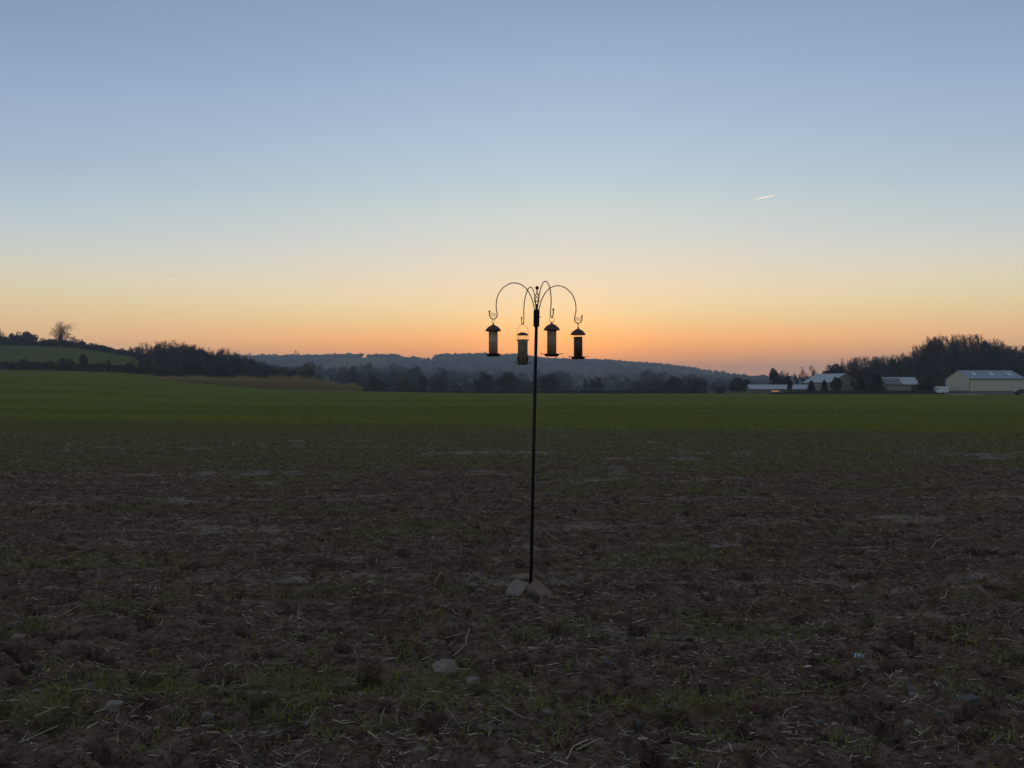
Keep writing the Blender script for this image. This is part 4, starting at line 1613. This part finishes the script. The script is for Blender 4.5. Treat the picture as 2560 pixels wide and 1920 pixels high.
PM = Matrix.Translation((bx, by, 0)) @ Euler((0, R(1.22), 0)).to_matrix().to_4x4()
HW = [PM @ h for h in HOOKS]


def seed_mat(name, c1, c2, scale):
    m = bpy.data.materials.new(name)
    m.use_nodes = True
    nt = m.node_tree
    p = nt.nodes['Principled BSDF']
    p.inputs['Roughness'].default_value = .8
    p.inputs['Specular IOR Level'].default_value = .2
    t = nt.nodes.new('ShaderNodeTexCoord')
    v = nt.nodes.new('ShaderNodeTexVoronoi')
    v.inputs['Scale'].default_value = scale
    nt.links.new(t.outputs['Object'], v.inputs['Vector'])
    r = nt.nodes.new('ShaderNodeValToRGB')
    r.color_ramp.elements[0].color = (*c1, 1)
    r.color_ramp.elements[1].color = (*c2, 1)
    nt.links.new(v.outputs['Color'], r.inputs[0])
    nt.links.new(r.outputs[0], p.inputs['Base Color'])
    bp = nt.nodes.new('ShaderNodeBump')
    bp.inputs['Strength'].default_value = 1
    bp.inputs['Distance'].default_value = .004
    bp.invert = True
    nt.links.new(v.outputs['Distance'], bp.inputs['Height'])
    nt.links.new(bp.outputs[0], p.inputs['Normal'])
    return m


def clear_mat():
    m = bpy.data.materials.new('clear feeder tube')
    m.use_nodes = True
    nt = m.node_tree
    nt.nodes.clear()
    out = nt.nodes.new('ShaderNodeOutputMaterial')
    tp = nt.nodes.new('ShaderNodeBsdfTransparent')
    tp.inputs[0].default_value = (.93, .93, .92, 1)
    gl = nt.nodes.new('ShaderNodeBsdfGlossy')
    gl.inputs['Roughness'].default_value = .12
    lw = nt.nodes.new('ShaderNodeLayerWeight')
    lw.inputs[0].default_value = .25
    mp = nt.nodes.new('ShaderNodeMapRange')
    mp.inputs['To Min'].default_value = .02
    mp.inputs['To Max'].default_value = .14
    nt.links.new(lw.outputs['Fresnel'], mp.inputs['Value'])
    x = nt.nodes.new('ShaderNodeMixShader')
    nt.links.new(mp.outputs[0], x.inputs[0])
    nt.links.new(tp.outputs[0], x.inputs[1])
    nt.links.new(gl.outputs[0], x.inputs[2])
    nt.links.new(x.outputs[0], out.inputs[0])
    return m


M_clear = clear_mat()
M_pale = seed_mat('pale mixed seed', (.38, .25, .155), (.72, .53, .36), 220)
M_green = seed_mat('pale green seed', (.28, .20, .10), (.54, .41, .22), 260)
M_nut = seed_mat('brown seed', (.07, .038, .02), (.2, .115, .06), 200)
M_black = seed_mat('black sunflower seed', (.22, .185, .115), (.54, .47, .33), 240)


def ring(bm, c, rx, rz, r, rot=0.0, k=28):
    pts = []
    for i in range(k):
        a = 2 * math.pi * i / k
        x = rx * math.cos(a)
        pts.append(Vector((c[0] + x * math.cos(rot), c[1] + x * math.sin(rot), c[2] + rz * math.sin(a))))
    sweep(bm, pts, r, 6, closed=True)


def dome_feeder(hook, label, seedm, level, ring_rot, perches, ring_r=.0165):
    e = empty('seed_feeder', hook, (0, 0, 0), label, 'bird feeder', 'feeders hanging from the pole')
    b = nb()
    ring(b, (0, 0, .0035 - ring_r - .003), ring_r, ring_r + .002, .0016, ring_rot)
    obj_bm('hanging_ring', b, M_wire, e, True)
    zt = -2 * ring_r - .002
    b = nb()
    lathe(b, [(0, zt + .006), (.0045, zt + .006), (.006, zt + .002), (.006, zt - .004), (.011, zt - .008), (.022, zt - .013), (.036, zt - .022), (.047, zt - .033),
              (.054, zt - .043), (.0575, zt - .049), (.0575, zt - .052), (.054, zt - .052), (.045, zt - .040), (.030, zt - .026), (0, zt - .018)], 32)
    obj_bm('domed_roof', b, M_cap, e, True)
    z1 = zt - .05 + .012
    z0 = z1 - .178
    b = nb()
    lathe(b, [(.0338, z0), (.0338, z1)], 32)
    tube = obj_bm('clear_tube', b, M_clear, e, True)
    b = nb()
    zl = z0 + (z1 - z0) * level
    prof = [(.0322, z0 + .001), (.0322, zl)]
    if level < .97:
        prof += [(.026, zl + .003), (.012, zl + .001), (0, zl + .004)]
    lathe(b, prof, 32)
    obj_bm('seed_fill', b, seedm, tube, True)
    b = nb()
    lathe(b, [(0, z0 - .018), (.043, z0 - .018), (.0455, z0 - .015), (.051, z0), (.0525, z0 + .001), (.0525, z0 - .002), (.047, z0 - .0135), (.034, z0 - .0135), (.034, z0 - .001), (0, z0 - .001)], 32)
    obj_bm('base_tray', b, M_tray, e, True)
    for s in perches:
        b = nb()
        d = Vector((math.cos(s), math.sin(s), 0))
        n_ = Vector((-d.y, d.x, 0))
        zz = z0 - .004
        pts = [d * .048 + n_ * .014, d * .062 + n_ * .014, d * .073 + n_ * .011, d * .078, d * .073 - n_ * .011, d * .062 - n_ * .014, d * .048 - n_ * .014]
        pts = [p + Vector((0, 0, zz + .006 * min((p.length - .048) / .03, 1) + .001)) for p in pts]
        sweep(b, catmull(pts, 4), .0017, 6)
        obj_bm('perch', b, M_tray, e, True)
    return e


dome_feeder(HW[0], 'leftmost domed feeder full of pale seed', M_pale, 1.0, R(65), [])
dome_feeder(HW[2], 'domed feeder of greenish seed hanging just right of the pole', M_green, 1.0, R(0), [R(185), R(-5)], .0175)
dome_feeder(HW[1], 'rightmost domed feeder of dark brown seed with clear gap on top', M_nut, .82, R(75), [R(195), R(10)])

# the lower tube feeder with a long wire handle
h = HW[3]
fe = empty('tube_feeder', h, (0, 0, 0), 'lowest feeder left of the pole with long wire handle and vertical ribs', 'bird feeder', 'feeders hanging from the pole')
k_ = 1.05
b = nb()
pts = [Vector((-.041, 0, -.113)), Vector((-.0405, 0, -.07)), Vector((-.0385, 0, -.04)), Vector((-.031, 0, -.018)), Vector((-.017, 0, -.0045)), Vector((0, 0, .0)),
       Vector((.017, 0, -.0045)), Vector((.031, 0, -.018)), Vector((.0385, 0, -.04)), Vector((.0405, 0, -.07)), Vector((.041, 0, -.113))]
sweep(b, catmull([p * k_ for p in pts], 4), .0013, 6)
hd = obj_bm('wire_handle', b, M_wire, fe, True)
for s in (-1, 1):
    b = nb()
    ball(b, Vector((s * .0405, 0, -.115)) * k_, .0062, 12)
    obj_bm('handle_knob', b, M_tray, hd, True)
b = nb()
lathe(b, [(0, -.0575), (.012, -.0585), (.026, -.0635), (.037, -.0705), (.044, -.0765), (.044, -.0785), (.040, -.0785), (.034, -.076), (0, -.074)], 32)
bmesh.ops.scale(b, vec=(k_,) * 3, verts=b.verts)
obj_bm('lid', b, M_cap, fe, True)
b = nb()
lathe(b, [(.0345, -.292), (.0345, -.0775)], 32)
bmesh.ops.scale(b, vec=(k_,) * 3, verts=b.verts)
ft = obj_bm('clear_tube', b, M_clear, fe, True)
b = nb()
lathe(b, [(.0325, -.291), (.0325, -.113), (.028, -.1105), (0, -.1095)], 32)
bmesh.ops.scale(b, vec=(k_,) * 3, verts=b.verts)
obj_bm('seed_fill', b, M_black, ft, True)
for i in range(12):
    a = 2 * math.pi * (i + .3) / 12
    b = nb()
    sweep(b, [Vector((math.cos(a) * .0352, math.sin(a) * .0352, -.111)) * k_, Vector((math.cos(a) * .0352, math.sin(a) * .0352, -.291)) * k_], .0016, 6)
    obj_bm('upright_rib', b, M_pole, fe, True)
b = nb()
lathe(b, [(0, -.297), (.034, -.297), (.0365, -.294), (.0365, -.287), (.0335, -.287), (0, -.288)], 32)
bmesh.ops.scale(b, vec=(k_,) * 3, verts=b.verts)
obj_bm('base_cap', b, M_tray, fe, True)
for s in (-1, 1):
    b = nb()
    box(b, s * .036 - .0045, s * .036 + .0045, -.010, .010, -.272, -.232)
    bmesh.ops.bevel(b, geom=b.edges[:], offset=.004, segments=2, affect='EDGES')
    bmesh.ops.scale(b, vec=(k_,) * 3, verts=b.verts)
    obj_bm('feeding_port', b, M_pole, fe, True)
    b = nb()
    sweep(b, [Vector((s * .034, 0, -.283)) * k_, Vector((s * .067, 0, -.2835)) * k_], .003, 8)
    obj_bm('perch', b, M_tray, fe, True)


# ------------------------------------------------------------------ stones
def stone_mat(name, c):
    d = tuple(v * .62 for v in c)
    return mat(name, c, .95, .12, col2=d, scale=26, bump=.6, bscale=70)


def rock_mesh(seed, sx, sy, sz, m, npts=16, bev=.05, boxy=.6):
    """a broken block: a skewed box with a few corners split off, edges slightly worn"""
    rg = random.Random(seed)
    bm = bmesh.new()
    bmesh.ops.create_cube(bm, size=1)
    for v in bm.verts:
        v.co = Vector([c * (1 + rg.uniform(-.22, .12)) for c in v.co])
    cuts = 2 if boxy > .8 else 6
    for i in range(cuts):
        n = Vector((rg.choice((-1, 1)) * rg.uniform(.4, 1), rg.choice((-1, 1)) * rg.uniform(.4, 1), rg.choice((-.3, 1)) * rg.uniform(.3, 1))).normalized()
        dist = rg.uniform(.42, .56) if cuts > 2 else rg.uniform(.55, .68)
        r = bmesh.ops.bisect_plane(bm, geom=bm.verts[:] + bm.edges[:] + bm.faces[:], plane_co=n * dist, plane_no=n, clear_outer=True)
        ed = [e for e in r['geom_cut'] if isinstance(e, bmesh.types.BMEdge)]
        if ed:
            bmesh.ops.edgeloop_fill(bm, edges=ed)
    for v in bm.verts:
        v.co = Vector((v.co.x * sx, v.co.y * sy, v.co.z * sz))
    bmesh.ops.bevel(bm, geom=bm.edges[:], offset=bev * min(sx, sy, sz), segments=1, affect='EDGES', profile=.6)
    bmesh.ops.triangulate(bm, faces=bm.faces[:])
    bmesh.ops.subdivide_edges(bm, edges=[e for e in bm.edges if e.calc_length() > .25 * min(sx, sy)], cuts=2)
    bmesh.ops.triangulate(bm, faces=bm.faces[:])
    for v in bm.verts:
        n = perlin(np.array([v.co.x / sx * 6 + seed]), np.array([v.co.y / sy * 5 + v.co.z / sz * 6]), seed)[0]
        v.co += v.co.normalized() * n * .03 * min(sx, sy, sz * 2)
    bm.normal_update()
    me = bpy.data.meshes.new('stone')
    bm.to_mesh(me)
    bm.free()
    me.materials.append(m)
    return me


ST = {'grey': stone_mat('grey stone', (0.148, 0.122, 0.097)), 'pink': stone_mat('pink stone', (0.225, 0.143, 0.100)), 'brown': stone_mat('brown stone', (0.126, 0.088, 0.059)),
      'blue': stone_mat('blue grey stone', (0.115, 0.103, 0.087)), 'pale': stone_mat('pale stone', (0.245, 0.190, 0.148)), 'red': stone_mat('red stone', (0.141, 0.078, 0.053)),
      'mauve': stone_mat('mauve stone', (0.185, 0.138, 0.102)), 'green': stone_mat('mossy stone', (0.067, 0.059, 0.036))}


def stone(px, py, w, h, colr, label, seed, tilt=(0, 0, 0), sink=.46, deep=.8, boxy=.6, name='field_stone'):
    D = D_at(py)
    x = X_at(px, D)
    sx = w * D / F
    sz = max(h * D / F * 1.1, .02)
    me = rock_mesh(seed, sx * 1.05, sx * deep, sz * 1.5, ST[colr], boxy=boxy)
    z = float(ground_z(np.array([x]), np.array([D]))[0])
    o = obj(name, me, None, (x, D, z + sz * .75 * (1 - 2 * sink) * .8), tuple(R(t) for t in tilt))
    tag(o, label, 'stone')
    return o


# propping stones round the foot of the pole
def prop_stone(px, py, D, size, rot, colr, label, seed):
    x, z = X_at(px, D), Z_at(py, D)
    me = rock_mesh(seed, *size, ST[colr], bev=.06, boxy=.85)
    o = obj('prop_stone', me, None, (x, D, z), tuple(R(t) for t in rot))
    tag(o, label, 'stone', 'stones propping the pole')


prop_stone(1294, 1486, 5.40, (.13, .20, .145), (22, 10, -26), 'pale', 'pale grey block leaning on the left of the pole foot', 11)
prop_stone(1352, 1489, 5.40, (.205, .165, .09), (12, 32, -14), 'pink', 'pinkish flat slab leaning on the right of the pole foot', 14)
prop_stone(1306, 1456, 5.82, (.12, .11, .11), (5, 0, 20), 'pink', 'pink and grey stone behind the left of the pole foot', 17)
prop_stone(1342, 1464, 5.76, (.12, .10, .08), (0, 30, 10), 'brown', 'brownish stone mostly hidden behind the right slab', 20)
prop_stone(1328, 1490, 5.38, (.10, .08, .07), (10, 5, 40), 'green', 'small dark stone in front between the two propping stones', 23)

STONES = [
    (1114, 1681, 54, 28, 'pale', 'large pale grey pointed stone in the foreground left of the pole', (10, -18, 20)),
    (754, 1672, 55, 19, 'brown', 'long brownish grey stone in the foreground, left of the pointed stone', (0, -6, 10)),
    (1185, 1702, 30, 12, 'pale', 'small pale flat stone just right of the large pointed stone', (0, -12, 0)),
    (1369, 1789, 38, 20, 'grey', 'squared grey stone in the foreground below the pole', (8, 0, 8)),
    (1221, 1822, 48, 20, 'brown', 'broad dull stone half sunk left of the squared grey stone', (0, 0, 15)),
    (1337, 1865, 26, 14, 'blue', 'blue grey pebble below the squared grey stone', (0, 8, 0)),
    (1109, 1828, 11, 9, 'grey', 'tiny grey pebble left of the broad dull stone', (0, 0, 0)),
    (1049, 1894, 34, 11, 'mauve', 'mauve stone at the bottom edge left of centre', (0, 5, 0)),
    (44, 1566, 36, 20, 'grey', 'grey stone near the left edge, behind the pinkish flat one', (0, -15, 0)),
    (49, 1594, 32, 12, 'pink', 'pinkish flat stone near the left edge', (0, 5, 0)),
    (218, 1747, 38, 19, 'blue', 'dark blue stone in the left foreground', (0, 6, 20)),
    (95, 1734, 25, 11, 'pink', 'small pink stone left of the dark blue one', (0, -10, 0)),
    (288, 1778, 34, 13, 'pale', 'pale stone right below the dark blue one', (0, 12, 0)),
    (557, 1658, 30, 9, 'blue', 'thin pale blue stone in the left middle ground', (0, 0, 0)),
    (614, 1715, 34, 12, 'pink', 'pinkish stone, the right one of two side by side in the left foreground', (0, -14, 0)),
    (538, 1716, 26, 10, 'mauve', 'mauve stone, the left one of two side by side in the left foreground', (0, 10, 0)),
    (522, 1790, 34, 12, 'mauve', 'flat mauve stone below the side by side pair', (0, 8, 10)),
    (361, 1592, 22, 14, 'red', 'reddish stone in the left middle ground', (0, 0, 0)),
    (2281, 1722, 32, 22, 'grey', 'grey stone, upper one of a touching pair in the right foreground', (0, 12, 0)),
    (2283, 1746, 28, 12, 'mauve', 'mauve stone, lower one of a touching pair in the right foreground', (0, 0, 0)),
    (2415, 1761, 46, 20, 'blue', 'wide blue grey stone in the far right foreground', (0, -8, 0)),
    (2334, 1783, 36, 10, 'grey', 'thin grey stone left below the wide blue grey one', (0, 14, 0)),
    (2258, 1875, 38, 14, 'mauve', 'mauve grey stone low in the right corner area', (0, 10, 0)),
    (2144, 1912, 28, 12, 'blue', 'blue stone cut by the bottom edge at the right', (0, 8, 0)),
    (2268, 1811, 20, 8, 'pale', 'small pale stone between the thin grey and mauve grey stones', (0, 8, 0)),
    (2126, 1795, 32, 8, 'green', 'thin greenish stone in the right foreground', (0, 5, 0)),
    (2043, 1810, 22, 11, 'blue', 'small blue grey stone left of the thin greenish one', (0, 0, 0)),
    (2304, 1528, 40, 15, 'pink', 'pink stone in the right middle ground', (0, 5, 0)),
    (2476, 1586, 30, 12, 'mauve', 'mauve stone near the right edge in the middle ground', (0, 0, 0)),
    (1522, 1661, 25, 9, 'blue', 'blue grey stone right of the pole, the larger of two', (0, -5, 0)),
    (1568, 1678, 18, 9, 'blue', 'smaller blue grey stone just right of the larger one', (0, 0, 0)),
    (1817, 1739, 30, 10, 'brown', 'brown stone midway between pole and right edge', (0, 0, 0)),
    (1806, 1759, 15, 10, 'blue', 'blue pebble just below the brown stone', (0, 0, 0)),
    (1880, 1779, 30, 14, 'red', 'reddish lump right below the brown stone', (0, 10, 0)),
    (1596, 1802, 14, 9, 'blue', 'bright blue grey pebble in the lower right of the pole', (0, 0, 0)),
]
for i, (px, py, w, h_, c, lab, tl) in enumerate(STONES):
    stone(px, py, w, h_, c, lab, 100 + i * 3, tl)

# scrap of pale blue plastic on the soil
D = D_at(1646)
x = X_at(2145, D)
z = float(ground_z(np.array([x]), np.array([D]))[0])
g = np.random.default_rng(3)
gv = []
for i in range(7):
    for j in range(6):
        u, v = i / 6 - .5, j / 5 - .5
        gv.append((u * .042, v * .045, .012 + .016 * math.sin(i * 2.1 + j) + .01 * g.normal() * .6 - .02 * (u * u + v * v)))
gq = [(i * 6 + j, (i + 1) * 6 + j, (i + 1) * 6 + j + 1, i * 6 + j + 1) for i in range(6) for j in range(5)]
M_scrap = mat('pale blue plastic', (.40, .50, .56), .5, .25)
o = obj('plastic_scrap', mesh_np('plastic_scrap', gv, [np.array(gq)], M_scrap, True), None, (x, D, z + .008))
so_ = o.modifiers.new('thickness', 'SOLIDIFY')
so_.thickness = .0015
tag(o, 'crumpled scrap of pale blue plastic on the soil at the right', 'litter')


# ------------------------------------------------------------------ what lies and grows on the soil
def wedge(g, n, r0, r1, half=46, power=1.0):
    """points in the ground before the camera; power 1 = even in distance, 2 = even in area"""
    u = g.uniform(0, 1, n)
    r = (r0 ** power + u * (r1 ** power - r0 ** power)) ** (1 / power)
    a = np.radians(g.uniform(-half, half, n))
    return r * np.sin(a), r * np.cos(a), r


def build_straw():
    g = np.random.default_rng(21)
    n = 26000
    x, y, r = wedge(g, n, 2.0, 24, power=1.25)
    dens = np.clip(.55 + .9 * perlin(x / .9, y / .6, 71) + .35 * perlin(x / .25, y / .2, 72), .05, 1)
    k = g.uniform(0, 1, n) < dens
    x, y, r = x[k], y[k], r[k]
    n = len(x)
    L = np.clip(g.lognormal(math.log(.036), .72, n), .01, .22)
    a = g.uniform(0, math.pi, n)
    a = np.where(g.uniform(0, 1, n) < .45, g.normal(0, .35, n), a)       # many lie along the drill rows
    pit = np.where(g.uniform(0, 1, n) < .16, g.uniform(.2, 1.0, n), g.normal(0, .08, n))
    d = np.stack([np.cos(a) * np.cos(pit), np.sin(a) * np.cos(pit), np.sin(pit)], 1)
    z = ground_z(x, y)
    lift = np.abs(np.sin(pit)) * L * .45 + .004
    C = np.stack([x, y, z + lift], 1)
    bend = g.normal(size=(n, 3)) * (L * .09)[:, None]
    rad = np.minimum(np.maximum(g.uniform(.0011, .0022, n), r * .00016), .003)
    P0, P1, P2 = C - d * L[:, None] / 2, C + bend, C + d * L[:, None] / 2
    u = np.cross(d, np.array([[0, 0, 1.0]]))
    u /= np.maximum(np.linalg.norm(u, axis=1, keepdims=True), 1e-6)
    v = np.cross(u, d)
    V1 = np.zeros((n, 9, 3))
    for q, (P, f) in enumerate(((P0, 1.0), (P1, 1.0), (P2, .8))):
        for j in range(3):
            t = 2 * math.pi * j / 3
            V1[:, q * 3 + j] = P + (u * math.cos(t) + v * math.sin(t)) * (rad * f)[:, None]
    V1 = V1.reshape(-1, 3)
    i0 = np.arange(n)[:, None] * 9
    Q1 = np.concatenate([np.concatenate([i0 + q * 3 + j, i0 + q * 3 + (j + 1) % 3, i0 + q * 3 + 3 + (j + 1) % 3, i0 + q * 3 + 3 + j], 1) for q in range(2) for j in range(3)])
    o = obj('straw', mesh_np('straw', V1, [Q1], M_straw))
    tag(o, 'pale bits of chopped straw scattered over the soil', 'straw', kind='stuff')


def build_litter():
    """the matted dull residue between the straw: flat brown, tan and olive strands"""
    m = bpy.data.materials.new('rotting residue')
    m.use_nodes = True
    nt = m.node_tree
    p = nt.nodes['Principled BSDF']
    p.inputs['Roughness'].default_value = .9
    p.inputs['Specular IOR Level'].default_value = 0.0
    gg = nt.nodes.new('ShaderNodeNewGeometry')
    r_ = nt.nodes.new('ShaderNodeValToRGB')
    e = r_.color_ramp.elements
    for i, (q, c) in enumerate([(0, (.035, .02, .014)), (.32, (.10, .064, .042)), (.6, (.115, .104, .035)), (.82, (.22, .165, .105)), (1, (.42, .33, .22))]):
        x = e[0] if i == 0 else (e[1] if i == 4 else e.new(q))
        x.position = q
        x.color = (*c, 1)
    nt.links.new(gg.outputs['Random Per Island'], r_.inputs[0])
    nt.links.new(r_.outputs[0], p.inputs['Base Color'])
    g = np.random.default_rng(29)
    n = 300000
    x, y, r = wedge(g, n, 2.0, 30, power=1.0)
    dens = np.clip(.5 + .9 * perlin(x / 1.2, y / .6, 91) + .5 * perlin(x / .3, y / .2, 92), .04, 1) * (1 - .7 * np.maximum(track_mask(x, y), .6 * band_mask(x, y)))
    k = g.uniform(0, 1, n) < dens
    x, y, r = x[k], y[k], r[k]
    n = len(x)
    L = np.clip(g.lognormal(math.log(.03), .55, n), .01, .12)
    a = np.where(g.uniform(0, 1, n) < .5, g.normal(0, .4, n), g.uniform(0, math.pi, n))
    pit = g.normal(0, .22, n)
    d = np.stack([np.cos(a) * np.cos(pit), np.sin(a) * np.cos(pit), np.sin(pit)], 1)
    sd_ = np.stack([-np.sin(a), np.cos(a), g.normal(0, .5, n)], 1)
    w = np.maximum(g.uniform(.001, .003, n), r * .0002)
    C = np.stack([x, y, ground_z(x, y) + .004 + np.abs(np.sin(pit)) * L * .4], 1)
    V = np.stack([C - d * L[:, None] / 2 - sd_ * w[:, None], C - d * L[:, None] / 2 + sd_ * w[:, None],
                  C + d * L[:, None] / 2 + sd_ * w[:, None] * .6, C + d * L[:, None] / 2 - sd_ * w[:, None] * .6], 1).reshape(-1, 3)
    o = obj('crop_residue', mesh_np('crop_residue', V, [np.arange(n * 4).reshape(-1, 4)], m))
    tag(o, 'matted brown and olive crop residue over the soil', 'residue', kind='stuff')


def build_blades():
    g = np.random.default_rng(22)
    n = 125000
    x, y, r = wedge(g, n, 2.0, 62, power=0.5)
    c = cover(x, y)
    clump = np.clip(.5 + 1.3 * perlin(x / .35, y / .3, 81), 0, 1)
    p = np.where(c > .8, .75, np.clip(c * 1.9 - .10, .06, 1) * clump)
    k = g.uniform(0, 1, n) < p
    x, y, r = x[k], y[k], r[k]
    nb_ = 4
    x = np.repeat(x, nb_) + g.normal(size=len(x) * nb_) * .016
    y = np.repeat(y, nb_) + g.normal(size=len(y) * nb_) * .016
    r = np.repeat(r, nb_)
    n = len(x)
    z = ground_z(x, y) - .004
    a = g.uniform(0, 2 * math.pi, n)
    L = g.uniform(.02, .075, n)
    lean = g.uniform(.3, 1.7, n)
    w = np.maximum(g.uniform(.0014, .0026, n), r * .00016)
    d = np.stack([np.cos(a), np.sin(a), np.zeros(n)], 1)
    s = np.stack([-np.sin(a), np.cos(a), np.zeros(n)], 1)
    B = np.stack([x, y, z], 1)
    mid = B + d * (L * .38 * lean)[:, None] + np.array([0, 0, 1]) * (L * (.68 - .2 * lean))[:, None]
    tip = B + d * (L * .95 * lean)[:, None] + np.array([0, 0, 1]) * (L * np.maximum(1.0 - .48 * lean, .15))[:, None]
    V = np.stack([B - s * w[:, None], B + s * w[:, None], mid + s * w[:, None] * .9, mid - s * w[:, None] * .9, tip], 1).reshape(-1, 3)
    i0 = np.arange(n) * 5
    Q = np.stack([i0, i0 + 1, i0 + 2, i0 + 3], 1)
    T = np.stack([i0 + 3, i0 + 2, i0 + 4], 1)
    o = obj('crop_seedlings', mesh_np('crop_seedlings', V, [Q, T], M_blade))
    tag(o, 'thin green blades of young crop coming up through the soil', 'crop', kind='stuff')


def build_clods():
    g = np.random.default_rng(23)
    bm = bmesh.new()
    bmesh.ops.create_icosphere(bm, subdivisions=1, radius=1)
    bv = np.array([v.co[:] for v in bm.verts])
    bf = np.array([[v.index for v in f.verts] for f in bm.faces])
    bm.free()
    for nm, n, s0, s1, m, lab, cat, sd in (('soil_clods', 9000, .006, .026, M_clod, 'crumbs and clods of red brown soil over the near field', 'soil', 1),
                                           ('pebbles', 450, .005, .012, ST['mauve'], 'small grey pebbles strewn over the near field', 'pebbles', 2)):
        x, y, r = wedge(g, n, 2.0, 16, power=1.3)
        s = s0 * (s1 / s0) ** (g.uniform(0, 1, n) ** 2.2)
        z = ground_z(x, y) + s * .15
        sc_ = np.stack([s * g.uniform(.8, 1.5, n), s * g.uniform(.8, 1.4, n), s * g.uniform(.3, .6, n)], 1)
        V = bv[None] * (1 + .25 * g.normal(size=(n, len(bv), 1))) * sc_[:, None]
        V += np.stack([x, y, z], 1)[:, None]
        Fc = (bf[None] + (np.arange(n) * len(bv))[:, None, None]).reshape(-1, 3)
        o = obj(nm, mesh_np(nm, V.reshape(-1, 3), [Fc], m))
        tag(o, lab, cat, kind='stuff')


M_clod = mat('soil clod', (.085, .047, .035), 1, 0, col2=(.17, .115, .088), scale=14, bump=.8, bscale=90, coord='Object')
build_clods()
build_litter()
build_straw()
build_blades()
